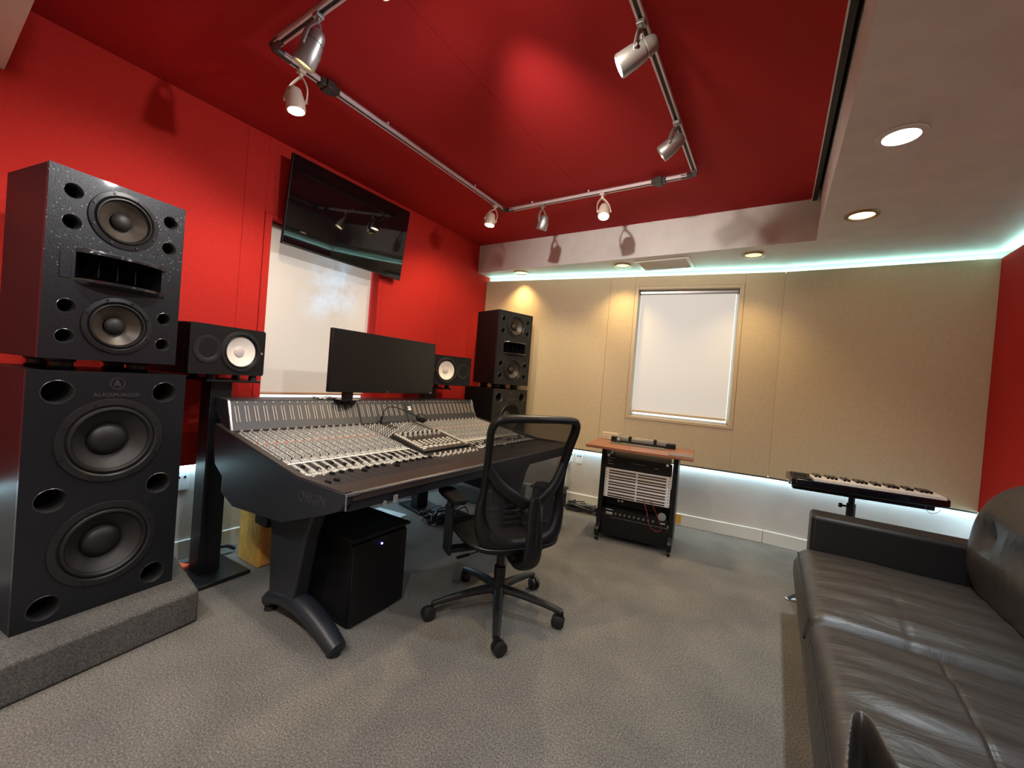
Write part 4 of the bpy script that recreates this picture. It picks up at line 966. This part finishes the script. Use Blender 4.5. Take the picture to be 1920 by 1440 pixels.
b = new(); tube(b, smooth_path([(0.05, -0.06, 0.375), (0.045, -0.20, 0.360), (0.03, -0.235, 0.325), (0.02, -0.25, 0.295)], 4), [0.005] * 9 + [0.011] * 4, 8); obj('tilt_lever', b, M['frame_grey'], ch)
b = new(); tube(b, smooth_path([(0.03, 0.06, 0.33), (0.02, 0.14, 0.315), (0.01, 0.19, 0.312), (0.0, 0.24, 0.31)], 4), [0.0045] * 7 + [0.012] * 6, 8, sy=0.5); obj('height_lever', b, M['black'], ch)
# seat: rounded shell pan + padded mesh seat
def seat_outline(k, n=40):
    out = []
    for i in range(n):
        a = 2 * PI * i / n; c, s_ = math.cos(a), math.sin(a); e = 0.55
        out.append((0.245 * k * math.copysign(abs(c) ** e, c) + 0.01, 0.245 * k * math.copysign(abs(s_) ** e, s_)))
    return out
b = new(); rings = []
def seat_z(x, y): return 0.45 - 0.18 * max(0, (x - 0.12)) ** 1.6 + 0.15 * y * y * 0.9 - 0.02
for k, dz, z_mode in ((0.90, -0.038, 1), (1.0, -0.022, 1), (1.0, -0.008, 1), (0.96, 0.0, 1), (0.7, -0.004, 1), (0.35, -0.008, 1)):
    rings.append([b.verts.new((x, y, seat_z(x, y) + dz)) for x, y in seat_outline(k)])
for A, B in zip(rings, rings[1:]):
    for i in range(40): b.faces.new((A[i], A[(i + 1) % 40], B[(i + 1) % 40], B[i]))
b.faces.new(rings[0]); b.faces.new(rings[-1]); obj('seat', b, M['black'], ch, angle=60)
b = new(); tube(b, [(x, y, seat_z(x, y) - 0.006) for x, y in seat_outline(1.005)], 0.0035, 6, closed=True); obj('seat_piping', b, M['frame_grey'], ch)
# backrest frame (closed loop), x is depth: negative is behind
def bx(z, y):       # back surface depth: lumbar curve + wrap-around
    t_ = (z - 0.45) / 0.57
    return -0.205 - 0.055 * math.sin(PI * min(max(t_, 0), 1)) * -0.6 - 0.085 * max(t_, 0.0) ** 1.5 + 0.55 * y * y
loop = [(0.0, 0.425), (0.105, 0.432), (0.175, 0.465), (0.205, 0.53), (0.213, 0.60), (0.205, 0.68), (0.205, 0.78), (0.213, 0.88), (0.222, 0.965), (0.208, 1.012), (0.165, 1.026), (0.0, 1.030)]
half = [(y, z) for y, z in loop]; full = half + [(-y, z) for y, z in reversed(half[1:-1])]
pts = smooth_path([(bx(z, y), y, z) for y, z in full], 5, closed=True)
rr = []; sxl = []
for p in pts:
    low = max(0, min(1, (0.66 - p.z) / 0.2)); rr.append(0.0170 + 0.004 * low); sxl.append(1.0 + 0.95 * low)
b = new(); tube(b, pts, rr, 14, closed=True, up=(1, 0, 0), sx=sxl, sy=1.45)
for v in b.verts:
    pass
obj('back_frame', b, M['black'], ch, angle=70)
# net filling
b = new(); n = 20; m_ = 26; g = []
def halfw(z):
    ps = [(y, zz) for y, zz in loop]
    for (ya, za_), (yb, zb_) in zip(ps, ps[1:]):
        if za_ <= z <= zb_: return ya + (yb - ya) * (z - za_) / max(zb_ - za_, 1e-5)
    return 0.1
for j in range(m_ + 1):
    z = 0.440 + (1.022 - 0.440) * j / m_; hw = max(halfw(z), 0.05)
    g.append([b.verts.new((bx(z, hw * (2 * i / n - 1)) + 0.006, hw * (2 * i / n - 1), z)) for i in range(n + 1)])
for j in range(m_):
    for i in range(n): b.faces.new((g[j][i], g[j][i + 1], g[j + 1][i + 1], g[j + 1][i]))
obj('net', b, M['net'], ch, angle=80)['label'] = 'see-through black mesh'
# Y-shaped spine behind
b = new()
for s_ in (-1, 1):
    tube(b, smooth_path([(bx(0.79, 0.2) - 0.004, s_ * 0.205, 0.80), (bx(0.72, 0.15) - 0.03, s_ * 0.150, 0.72), (bx(0.66, 0.07) - 0.055, s_ * 0.075, 0.665), (bx(0.62, 0.0) - 0.062, s_ * 0.018, 0.63)], 5), [0.020 + 0.006 * math.sin(PI * k / 15) for k in range(16)], 10, sx=0.75, sy=1.15)
obj('spine_arms', b, M['black'], ch, angle=70)
b = new(); pp = smooth_path([(-0.285, 0, 0.675), (-0.292, 0, 0.60), (-0.305, 0, 0.50), (-0.300, 0, 0.41), (-0.265, 0, 0.355), (-0.20, 0, 0.335), (-0.10, 0, 0.350), (-0.03, 0, 0.365)], 5)
tube(b, pp, 0.020, 14, up=(1, 0, 0), sx=[1.0 + 1.35 * max(0.0, math.sin(PI * k / (len(pp) - 1))) ** 0.7 for k in range(len(pp))], sy=0.85)
obj('spine', b, M['black'], ch, angle=70)
b = new(); box(b, -0.328, -0.322, -0.003, 0.003, 0.46, 0.62); obj('spine_slot', b, M['void'], ch, smooth=False)
b = new()
for i in range(5): box(b, bx(0.56, 0.06) - 0.022, bx(0.56, 0.06) - 0.012, 0.02, 0.115, 0.535 + i * 0.026, 0.548 + i * 0.026)
box(b, bx(0.56, 0.06) - 0.020, bx(0.56, 0.06) - 0.008, 0.012, 0.022, 0.52, 0.66); box(b, bx(0.56, 0.06) - 0.020, bx(0.56, 0.06) - 0.008, 0.113, 0.123, 0.52, 0.66)
box(b, bx(0.56, 0.06) - 0.020, bx(0.56, 0.06) - 0.008, -0.123, 0.022, 0.52, 0.535)
obj('lumbar_support', b, M['frame_grey'], ch, bevel=0.002)
for s_ in (-1, 1):
    b = new(); box(b, -0.045, 0.045, -0.010, 0.010, 0.33, 0.56, Matrix.Translation((0.03, s_ * 0.285, 0))); box(b, 0.0, 0.06, min(0, -s_ * 0.20), max(0, -s_ * 0.20), 0.335, 0.355, Matrix.Translation((0.0, s_ * 0.285, 0)))
    ar = obj('armrest', b, M['black'], ch, bevel=0.007, seg=3)
    b = new(); zz = 0.60
    prism(b, [(x, y + s_ * 0.28) for x, y in ((-0.10, -0.022), (-0.085, -0.034), (0.05, -0.046), (0.12, -0.042), (0.145, -0.022), (0.145, 0.022), (0.12, 0.042), (0.05, 0.046), (-0.085, 0.034), (-0.10, 0.022))], zz, zz + 0.026, 'xy'); obj('arm_pad', b, M['soft_black'], ar, bevel=0.008, seg=3)
    b = new(); box(b, -0.028, 0.028, -0.008, 0.008, 0.55, 0.602, Matrix.Translation((0.03, s_ * 0.285, 0))); obj('arm_post', b, M['black_satin'], ar)

# ------------------------------------------------------------------ equipment rack with table top
ra = math.atan2(0.142, 0.99)
rk = thing('equipment_rack', 'black wheeled equipment rack with a cherry wood top by the back wall', 'rack', (-1.07, 3.098, 0), ra)
# local x along front, -y towards the viewer, +y to the wall
for x0, x1 in ((-0.040, -0.006), (0.489, 0.523)):
    b = new(); prism(b, [(-0.06, 0.045), (-0.06, 0.09), (-0.012, 0.13), (0.0, 0.728), (0.40, 0.728), (0.42, 0.045)], x0, x1, 'yz'); obj('side_frame', b, M['black'], rk, bevel=0.003)
    for yy in (-0.03, 0.38):
        b = new(); xm = (x0 + x1) / 2; cyl(b, (xm - 0.011, yy, 0.023), (xm + 0.011, yy, 0.023), 0.023, seg=16); box(b, xm - 0.014, xm + 0.014, yy - 0.014, yy + 0.014, 0.036, 0.060); obj('caster', b, M['black_satin'], rk)
b = new(); box(b, -0.138, 0.620, -0.150, 0.335, 0.7285, 0.750); obj('table_top', b, M['wood'], rk, bevel=0.004)['label'] = 'reddish cherry wood top'
b = new(); box(b, -0.006, 0.489, 0.0, 0.42, 0.045, 0.060); box(b, -0.006, 0.489, 0.36, 0.41, 0.10, 0.40); obj('shelf', b, M['black'], rk, smooth=False)
def unit(z0, z1, m, name='rack_unit', depth=0.28, x0=0.0, x1=0.483, yf=0.0):
    b = new(); box(b, x0, x1, yf - 0.003, yf, z0 + 0.0008, z1 - 0.0008); box(b, x0 + 0.02, x1 - 0.02, yf, yf + depth, z0 + 0.002, z1 - 0.002)
    return obj(name, b, m, rk, smooth=False)
u1 = unit(0.574, 0.664, M['black'])
for i, (xx, zz, w_, h_) in enumerate(((0.012, 0.645, 0.055, 0.004), (0.012, 0.622, 0.03, 0.006), (0.012, 0.600, 0.045, 0.005), (0.36, 0.612, 0.03, 0.006), (0.19, 0.625, 0.10, 0.003))):
    b = new(); box(b, xx, xx + w_, -0.0042, -0.003, zz, zz + h_); obj('marking', b, M['cable_grey'], u1, smooth=False)
for xx, zz in ((0.45, 0.655), (0.018, 0.668)):
    b = new(); cyl(b, (xx, -0.003, zz), (xx, -0.018, zz), 0.010, seg=12); obj('knob', b, M['chrome'], u1)
pp_ = unit(0.342, 0.570, M['patch'], 'patch_panel')
row_m = None
for r_ in range(10):
    zc = 0.556 - (r_ // 2) * 0.0445 - (r_ % 2) * 0.019 - 0.006
    for h_ in range(2):
        x0 = 0.030 + h_ * 0.216
        if row_m is None:
            b = new(); box(b, 0, 0.205, -0.0042, -0.0031, -0.0052, 0.0052); row_m = fin(b, 'jack_row', M['patch_hole'])
            b = new()
            for q in range(24): cyl(b, (0.0055 + q * 0.0085, -0.004, -0.0012), (0.0055 + q * 0.0085, -0.0055, -0.0012), 0.0026, seg=6)
            jk = fin(b, 'jacks', M['brass'])
        jr = link('jack_row', row_m, pp_, (x0, 0, zc)); o = link('jacks', jk, jr); o['kind'] = 'stuff'
b = new()
for i in range(10):
    for xx in (0.008, 0.472): box(b, xx - 0.0035, xx + 0.0035, -0.0045, -0.003, 0.352 + i * 0.0228, 0.358 + i * 0.0228)
o = obj('screws', b, M['patch_hole'], pp_, smooth=False); o['kind'] = 'stuff'
b = new(); box(b, 0.0, 0.483, 0.09, 0.30, 0.262, 0.335); obj('rack_unit', b, M['black'], rk, smooth=False)
for xx in (0.108, 0.135):
    b = new(); cyl(b, (xx, 0.088, 0.305), (xx, 0.070, 0.305), 0.009, seg=12); obj('knob', b, M['chrome'], rk)
u2 = unit(0.190, 0.256, M['black'])
for i in range(9):
    b = new(); xx = 0.105 + i * 0.0345; cyl(b, (xx, -0.003, 0.222), (xx, -0.017, 0.222), 0.0085, 0.007, 14); obj('knob', b, M['silver'], u2)
for (xx, zz, w_, h_) in ((0.03, 0.243, 0.05, 0.004), (0.03, 0.218, 0.05, 0.007), (0.03, 0.208, 0.05, 0.004), (0.43, 0.215, 0.035, 0.007)):
    b = new(); box(b, xx, xx + w_, -0.0042, -0.003, zz, zz + h_); obj('marking', b, M['plate_white'], u2, smooth=False)
b = new(); lathe(b, [(0, 0), (0.026, 0), (0.030, 0.004), (0.026, 0.008), (0, 0.008)], (0.44, -0.006, 0.268), (0.1, -1, 0.1), 24); obj('cable_reel', b, M['cable_grey'], rk)
b = new(); box(b, 0.0, 0.483, -0.003, 0.0, 0.062, 0.186); obj('blank_panel', b, M['black'], rk, bevel=0.002)
b = new(); tube(b, smooth_path([(0.300, -0.004, 0.372), (0.318, -0.05, 0.345), (0.345, -0.06, 0.27), (0.365, -0.055, 0.20), (0.41, -0.05, 0.168), (0.445, -0.05, 0.19), (0.425, -0.055, 0.25), (0.385, -0.05, 0.33), (0.362, -0.03, 0.362), (0.345, -0.004, 0.378)], 6), 0.0028, 8)
tag(obj('patch_cable', b, M['red_cable'], None, (-1.07, 3.098, 0), (0, 0, ra)), 'dark red patch cable looping out of the white patch panel', 'cable')
# things on the rack top
RW = lambda x, y, z: tuple(Vector((-1.07, 3.098, 0)) + Matrix.Rotation(ra, 3, 'Z') @ Vector((x, y, z)))
t = thing('small_box', 'small beige box at the back left corner of the rack top', 'box', RW(-0.045, 0.31, 0.7505), ra)
b = new(); box(b, -0.065, 0.065, -0.02, 0.02, 0.0, 0.058); obj('case', b, M['beige_box'], t, bevel=0.003)
for xx in (-0.04, -0.028):
    b = new(); cyl(b, (xx, -0.02, 0.02), (xx, -0.0215, 0.02), 0.003, seg=8); obj('screw', b, M['black'], t)
b = new(); box(b, 0.0, 0.41, 0.075, 0.18, 0.7505, 0.7535); tag(obj('desk_mat', b, M['mat_grey'], None, (-1.07, 3.098, 0), (0, 0, ra), smooth=False), 'thin dark ribbed mat lying on the rack top', 'mat')
t = thing('slide_arm_device', 'long black and silver bar device lying across the rack top', 'device', RW(0.22, 0.225, 0.7505), ra)
b = new(); box(b, -0.235, 0.265, -0.030, 0.035, 0.0, 0.014); obj('base', b, M['black'], t, bevel=0.002)
b = new(); box(b, -0.20, 0.20, -0.012, -0.002, 0.016, 0.040); obj('bar', b, M['silver'], t, bevel=0.002)
b = new(); box(b, -0.22, 0.19, 0.015, 0.035, 0.038, 0.046); obj('rail', b, M['clear'], t, bevel=0.002)
b = new(); box(b, -0.235, -0.19, -0.028, 0.035, 0.014, 0.042); box(b, 0.195, 0.265, -0.028, 0.035, 0.014, 0.038); obj('end_block', b, M['black'], t, bevel=0.004)
for xx in (-0.085, 0.11):
    b = new(); box(b, xx - 0.011, xx + 0.011, -0.022, 0.022, 0.014, 0.054); obj('slider', b, M['black'], t, bevel=0.003)
b = new(); cyl(b, (-0.205, -0.02, 0.042), (-0.15, 0.02, 0.062), 0.003, seg=8); obj('pin', b, M['silver'], t)
t = thing('tape_dispenser', 'small grey clamp-like gadget left of the bar device', 'gadget', RW(0.045, 0.165, 0.7538), ra)
b = new(); box(b, -0.035, 0.035, -0.016, 0.016, 0.0, 0.008); obj('base', b, M['black'], t, bevel=0.002)
b = new(); lathe(b, [(0, 0), (0.014, 0), (0.018, 0.014), (0.012, 0.026), (0, 0.027)], (0.006, 0, 0.008), (0, 0, 1), 18); obj('knob', b, M['silver'], t)
b = new(); box(b, 0.455, 0.615, -0.145, -0.02, 0.7505, 0.756); tag(obj('flat_strip', b, M['strip_grey'], None, (-1.07, 3.098, 0), (0, 0, ra), bevel=0.002), 'flat brown-grey pad at the front right corner of the rack top', 'pad')

# ------------------------------------------------------------------ keyboard on its stand
kb = thing('keyboard', 'black piano keyboard on a stand behind the sofa arm', 'keyboard', (0.50, 3.30, 0.715), math.radians(6.5))
KL, KD = 0.77, 0.26
b = new(); prism(b, [(-KL / 2, -KD / 2 + 0.02), (-KL / 2 + 0.02, -KD / 2), (KL / 2 - 0.10, -KD / 2), (KL / 2 - 0.03, -KD / 2 + 0.03), (KL / 2, 0.0), (KL / 2 - 0.02, KD / 2 - 0.02), (KL / 2 - 0.10, KD / 2), (-KL / 2, KD / 2)], -0.042, 0.004, 'xy')
obj('body', b, M['black_gloss'], kb, bevel=0.008, seg=3)
b = new(); box(b, -KL / 2 + 0.02, KL / 2 - 0.05, 0.03, KD / 2 - 0.015, 0.004, 0.010); box(b, -KL / 2 + 0.01, -KL / 2 + 0.105, -KD / 2 + 0.02, 0.03, 0.004, 0.010); obj('control_panel', b, M['black'], kb, bevel=0.002)
for i in range(6):
    b = new(); cyl(b, (-KL / 2 + 0.03 + (i % 3) * 0.025, -0.04 + (i // 3) * 0.045, 0.010), (-KL / 2 + 0.03 + (i % 3) * 0.025, -0.04 + (i // 3) * 0.045, 0.018), 0.006, seg=10); obj('knob', b, M['frame_grey'], kb)
kx0 = -KL / 2 + 0.112; kw = (KL - 0.112 - 0.055) / 29
b = new(); box(b, 0.0005, kw - 0.0008, -KD / 2 + 0.004, 0.028, 0.004, 0.019); wkm = fin(b, 'white_key', M['key_white'])
b = new(); prism(b, [(-0.058, 0.018), (-0.054, 0.031), (0.028, 0.032), (0.028, 0.018)], -kw * 0.31, kw * 0.31, 'yz'); bkm = fin(b, 'black_key', M['black_gloss'])
for i in range(29):
    link('white_key', wkm, kb, (kx0 + i * kw, 0, 0))
    if i % 7 in (0, 1, 3, 4, 5) and i < 28: link('black_key', bkm, kb, (kx0 + (i + 1) * kw, 0, 0))
kst = thing('keyboard_stand', 'black pole stand carrying the keyboard behind the sofa', 'stand', (0.455, 3.34, 0), math.radians(6.5))
b = new(); cyl(b, (0, 0, 0.32), (0, 0, 0.66), 0.017, seg=16); obj('upper_pole', b, M['black'], kst)
b = new(); cyl(b, (0, 0, 0.05), (0, 0, 0.585), 0.024, seg=16); obj('lower_pole', b, M['frame_grey'], kst)
b = new(); cyl(b, (-0.05, 0, 0.565), (-0.02, 0, 0.565), 0.006, seg=8); lathe(b, [(0, 0), (0.014, 0.002), (0.014, 0.018), (0, 0.02)], (-0.065, 0, 0.565), (1, 0, 0), 12); obj('clamp_knob', b, M['black'], kst)
b = new(); box(b, -0.33, 0.345, -0.115, -0.06, 0.642, 0.672); box(b, -0.33, 0.345, 0.04, 0.065, 0.642, 0.672); box(b, -0.06, 0.06, -0.085, 0.065, 0.636, 0.646); obj('top_frame', b, M['black'], kst, bevel=0.004)
for a in (0.6, 2.7, 4.7):
    b = new(); tube(b, [(0.02 * math.cos(a), 0.02 * math.sin(a), 0.22), (0.26 * math.cos(a), 0.26 * math.sin(a), 0.012)], 0.010, 8); obj('leg', b, M['black'], kst)
b = new(); tube(b, smooth_path([(0.78, 3.25, 0.683), (0.765, 3.24, 0.655), (0.785, 3.24, 0.632), (0.815, 3.245, 0.640), (0.825, 3.25, 0.662), (0.80, 3.255, 0.684)], 5), 0.0016, 6)
tag(obj('thin_cable', b, M['cable_grey']), 'thin grey cable loop hanging under the keyboard right end', 'cable')

# ------------------------------------------------------------------ sofa
so = thing('leather_sofa', 'black leather sofa with tufted back along the right wall', 'sofa', (0.65, 1.40, 0))
SO = Vector((0.65, 1.40, 0))
def S_(name, bm, m, **k):
    for v in bm.verts: v.co -= SO
    return obj(name, bm, m, so, **k)
b = new(); box(b, 0.205, 1.13, -0.02, 2.88, 0.05, 0.27); S_('base', b, M['leather_plain'], bevel=0.02, seg=3)
b = new(); box(b, 0.215, 0.93, 2.725, 2.90, 0.055, 0.60); S_('arm', b, M['leather_plain'], bevel=0.020, seg=4)
b = new(); box(b, 0.215, 0.93, -0.20, -0.03, 0.055, 0.60); S_('arm', b, M['leather_plain'], bevel=0.020, seg=4)
def tri_in(px, py, A, B, C__):
    def sg(p, q, r): return (p[0] - r[0]) * (q[1] - r[1]) - (q[0] - r[0]) * (p[1] - r[1])
    d1, d2, d3 = sg((px, py), A, B), sg((px, py), B, C__), sg((px, py), C__, A)
    return not ((d1 < 0 or d2 < 0 or d3 < 0) and (d1 > 0 or d2 > 0 or d3 > 0))
def seat_cushion(y0, y1, notch=False, seed=0):
    x0, x1 = 0.160, 0.93; zt, zb_ = 0.425, 0.235
    nx, ny = (220, 180) if notch else (70, 80); r_ = random.Random(seed); b = new(); g = []
    ph = [r_.uniform(0, 6) for _ in range(6)]
    for i in range(nx + 1):
        u = i / nx; colv = []
        for j in range(ny + 1):
            v = j / ny; x = x0 + (x1 - x0) * u; y = y0 + (y1 - y0) * v
            eu = min(u, 1 - u) * (x1 - x0); ev = min(v, 1 - v) * (y1 - y0)
            dome = 0.034 * (1 - (2 * v - 1) ** 2) * (1 - (2 * u - 1) ** 4)
            edge = 0
            for e_, R_ in ((eu, 0.055), (ev, 0.060)):
                if e_ < R_: edge += R_ - math.sqrt(max(R_ ** 2 - (R_ - e_) ** 2, 0))
            wr_ = 0.0035 * math.sin(26 * v + 3.2 * u + ph[0] + 1.3 * math.sin(5 * u + ph[1])) * (0.3 + 0.7 * math.sin(PI * u) ** 2) + 0.0022 * math.sin(47 * v + 5 * u + ph[2] + 2 * math.sin(4 * u + ph[3]))
            z = zt + dome - edge + wr_ * min(1, ev / 0.06) * min(1, eu / 0.1)
            # seam across the middle of the cushion
            z -= 0.004 * math.exp(-((x - 0.465 - 0.05 * (v - .5)) / 0.005) ** 2)
            if notch:
                # a fold gapes open here: left lip nearly straight, right lip swinging away
                q = (1.345 - y) / 0.36
                if q > 0:
                    xl = 0.238 - 0.040 * min(1, q * 1.9) ** 0.7; xr = 0.240 + 0.028 * (q * 2.4) ** 0.9
                    w_ = max(0.0, min(1.0, min((x - xl + 0.008) / 0.020, (xr - x + 0.008) / 0.020)))
                    z -= 0.12 * w_ * w_ * (3 - 2 * w_) * min(1, q * 9)
            colv.append(b.verts.new((x, y, z)))
        g.append(colv)
    for i in range(nx):
        for j in range(ny): b.faces.new((g[i][j], g[i + 1][j], g[i + 1][j + 1], g[i][j + 1]))
    # skirt down, slightly bulged at the front
    per = [g[i][0] for i in range(nx + 1)] + [g[nx][j] for j in range(1, ny + 1)] + [g[i][ny] for i in range(nx - 1, -1, -1)] + [g[0][j] for j in range(ny - 1, 0, -1)]
    prev = per
    for z_, o_ in ((0.34, 0.008), (0.27, 0.006), (zb_, -0.01)):
        cur = [b.verts.new((v.co.x + (-o_ if v.co.x < 0.3 else 0), v.co.y, z_)) for v in per]
        m_ = len(per)
        for i in range(m_): b.faces.new((prev[i], prev[(i + 1) % m_], cur[(i + 1) % m_], cur[i]))
        prev = cur
    b.faces.new(prev)
    c = S_('seat_cushion', b, M['leather'], angle=70)
    b = new(); tube(b, [(x0 + 0.006, y0 + 0.03 + (y1 - y0 - 0.06) * k / 12, zt - 0.030) for k in range(13)], 0.003, 6)
    for v in b.verts: v.co -= SO
    obj('piping', b, M['leather_plain'], c)
seat_cushion(1.862, 2.722, False, 1); seat_cushion(0.985, 1.858, True, 2); seat_cushion(-0.02, 0.981, False, 3)
def back_cushion(y0, y1):
    """puffy tufted back: superellipsoid with two button rows"""
    cy_, hy = (y0 + y1) / 2, (y1 - y0) / 2; cx_, hx, cz_, hz = 0.955, 0.19, 0.665, 0.290
    nu, nv = 56, 40; b = new(); rows = []
    def sp(c, e): return math.copysign(abs(c) ** e, c)
    btn_ = [(cy_ - hy * 0.40, 0.70), (cy_ + hy * 0.40, 0.70)]
    for j in range(nv + 1):
        ph = -PI / 2 + PI * j / nv; ring = []
        for i in range(nu):
            th = 2 * PI * i / nu
            x = cx_ + hx * sp(math.cos(ph), 0.75) * sp(math.cos(th), 0.85)
            y = cy_ + hy * sp(math.cos(ph), 0.55) * sp(math.sin(th), 0.55)
            z = cz_ + hz * sp(math.sin(ph), 0.85)
            x += 0.14 * (z - cz_)       # lean back
            if x < cx_ + 0.05:
                for by, bz in btn_:
                    d_ = math.hypot(y - by, z - bz); x += 0.070 * math.exp(-(d_ / 0.06) ** 2)
                    dd = abs(math.sin(math.atan2(z - bz, y - by) * 2 + 0.6)); x += 0.008 * math.exp(-(dd / 0.22) ** 2) * math.exp(-d_ / 0.18)
            ring.append(b.verts.new((x, y, z)))
        rows.append(ring)
    for A, B in zip(rows, rows[1:]):
        for i in range(nu): b.faces.new((A[i], A[(i + 1) % nu], B[(i + 1) % nu], B[i]))
    bmesh.ops.remove_doubles(b, verts=b.verts, dist=1e-5)
    c = S_('back_cushion', b, M['leather'], angle=80)
    for by, bz in btn_:
        b = new(); lathe(b, [(0, 0), (0.013, 0.002), (0.015, 0.007), (0.008, 0.012), (0, 0.013)], (0.83, by, bz), (-1, 0, 0), 16)
        for v in b.verts: v.co -= SO
        obj('button', b, M['leather_plain'], c)
back_cushion(1.82, 2.86); back_cushion(0.90, 1.82); back_cushion(-0.02, 0.90)
b = new(); box(b, 1.05, 1.14, -0.05, 2.80, 0.20, 0.78); S_('back_panel', b, M['leather_plain'], bevel=0.03, seg=3)
for xx in (0.25, 1.06):
    for yy in (0.02, 2.80):
        b = new(); cyl(b, (xx, yy, 0), (xx, yy, 0.055), 0.018, 0.024, 12); S_('foot', b, M['chrome'])
# shiny metal foot prop by the arm
t = thing('folding_foot', 'small black and silver pedal on the carpet by the sofa arm', 'pedal', (0.19, 3.02, 0), 0.3)
b = new(); box(b, -0.05, 0.03, -0.014, 0.014, 0.0, 0.010); obj('base', b, M['chrome'], t, bevel=0.002)
b = new(); box(b, -0.05, 0.05, -0.012, 0.012, -0.003, 0.003, Matrix.Translation((0.0, 0, 0.035)) @ Matrix.Rotation(math.radians(-38), 4, 'Y')); obj('flap', b, M['black'], t, bevel=0.001)

# ------------------------------------------------------------------ wall plates, bag, bits along the walls
def outlet(label, mtx):
    t = thing('wall_outlet', label, 'outlet', (0, 0, 0), 0, 'wall outlets'); t.matrix_world = mtx
    b = new(); box(b, -0.036, 0.036, -0.006, 0.0, -0.058, 0.058); obj('plate', b, M['plate_white'], t, bevel=0.003)
    for xx in (-0.014, 0.014):
        b = new(); cyl(b, (xx, -0.006, 0.018), (xx, -0.0075, 0.018), 0.007, seg=14); obj('socket', b, M['black'], t)
outlet('white wall plate with two sockets left of the equipment rack', WL @ Matrix.Translation((1.190, 0.029, 0.463)))
outlet('white wall plate on the back wall beside the chair', WL @ Matrix.Translation((1.098, 0.029, 0.470)))
outlet('wall outlet between the left stack and speaker stand', Matrix.Translation((XR - 0.054, 0.94, 0.465)) @ Matrix.Rotation(PI / 2, 4, 'Z'))
b = new(); box(b, -0.03, 0.03, -0.045, 0.0, -0.05, 0.05); o = obj('power_adapter', b, M['plate_white'], bevel=0.004); o.matrix_world = WL @ Matrix.Translation((1.075, 0.0225, 0.445)); tag(o, 'white power adapter plugged in low on the back wall', 'adapter')
b = new(); lathe(b, [(0, 0), (0.040, 0.0), (0.052, 0.02), (0.056, 0.10), (0.054, 0.20), (0.042, 0.30), (0.018, 0.345), (0.012, 0.36), (0, 0.36)], (0, 0, 0), (0, 0, 1), 24)
for v in b.verts: v.co += Vector((0.003 * math.sin(v.co.z * 40), 0.003 * math.cos(v.co.z * 33), 0))
tag(obj('cloth_bag', b, M['beige_box'], None, (-1.685, 3.60, 0.1895)), 'cream cloth-wrapped roll standing on a small shelf by the back wall', 'bag')
t = thing('small_shelf', 'small black low shelf against the back wall behind the chair', 'shelf', (-1.76, 3.55, 0))
b = new(); box(b, -0.16, 0.14, -0.13, 0.11, 0.172, 0.189); obj('board', b, M['black'], t, bevel=0.003)
for xx in (-0.14, 0.11):
    b = new(); box(b, xx, xx + 0.02, -0.11, 0.09, 0, 0.172); obj('side', b, M['black'], t)
# heap of cables along the back wall
def cable_heap(label, cx, cy, lx, ly, n, zmax, seed, rz=0.0, grey=0.25):
    r_ = random.Random(seed); t = thing('cable_heap', label, 'cables', (cx, cy, 0), rz)
    for i in range(n):
        a, c_ = r_.uniform(-lx, lx), r_.uniform(-ly, ly); pts = []
        for k in range(6):
            pts.append((max(-lx, min(lx, a + r_.uniform(-1, 1) * lx * .6)), max(-ly, min(ly, c_ + r_.uniform(-1, 1) * ly * .8)), r_.uniform(0.006, zmax)))
        b = new(); tube(b, smooth_path(pts, 4), 0.0045 + 0.002 * r_.random(), 6); obj('cable', b, M['cable_grey'] if r_.random() < grey else M['cable'], t)
cable_heap('tangle of black cables on the carpet along the back wall', -1.36, 3.64, 0.235, 0.055, 28, 0.085, 5, ra)
cable_heap('loose tangled cables on the carpet below the rear of the desk', -2.22, 2.56, 0.09, 0.20, 24, 0.09, 9, 0.0, 0.35)
b = new(); box(b, -0.15, 0.15, -0.10, 0.10, 0.0, 0.003); tag(obj('white_sheet', b, M['paper'], None, (-2.62, 2.27, 0.0), (0, 0, 0.15), smooth=False), 'pale sheet lying on the carpet beyond the subwoofer under the desk', 'paper')
b = new(); tube(b, smooth_path([(-2.735, 0.99, 0.05), (-2.735, 1.08, 0.045), (-2.725, 1.15, 0.05), (-2.72, 1.20, 0.02)], 5), 0.012, 8); tag(obj('thick_cable', b, M['cable']), 'thick dark cable on the floor between stand and wooden box', 'cable')
b = new(); box(b, -0.04, 0.04, -0.02, 0.02, 0, 0.02); tag(obj('orange_plug', b, M['orange'], None, (-2.655, 0.905, 0.0224), (0, 0, 0.5), bevel=0.004), 'bright orange plug on the speaker stand base behind the left stack', 'plug')
b = new(); wbox(b, 2.07, 2.17, -0.0135, -0.011, 0.02, 0.10); tag(obj('amber_tape', b, M['amber'], smooth=False), 'amber tape patch on the baseboard right of the rack', 'tape')
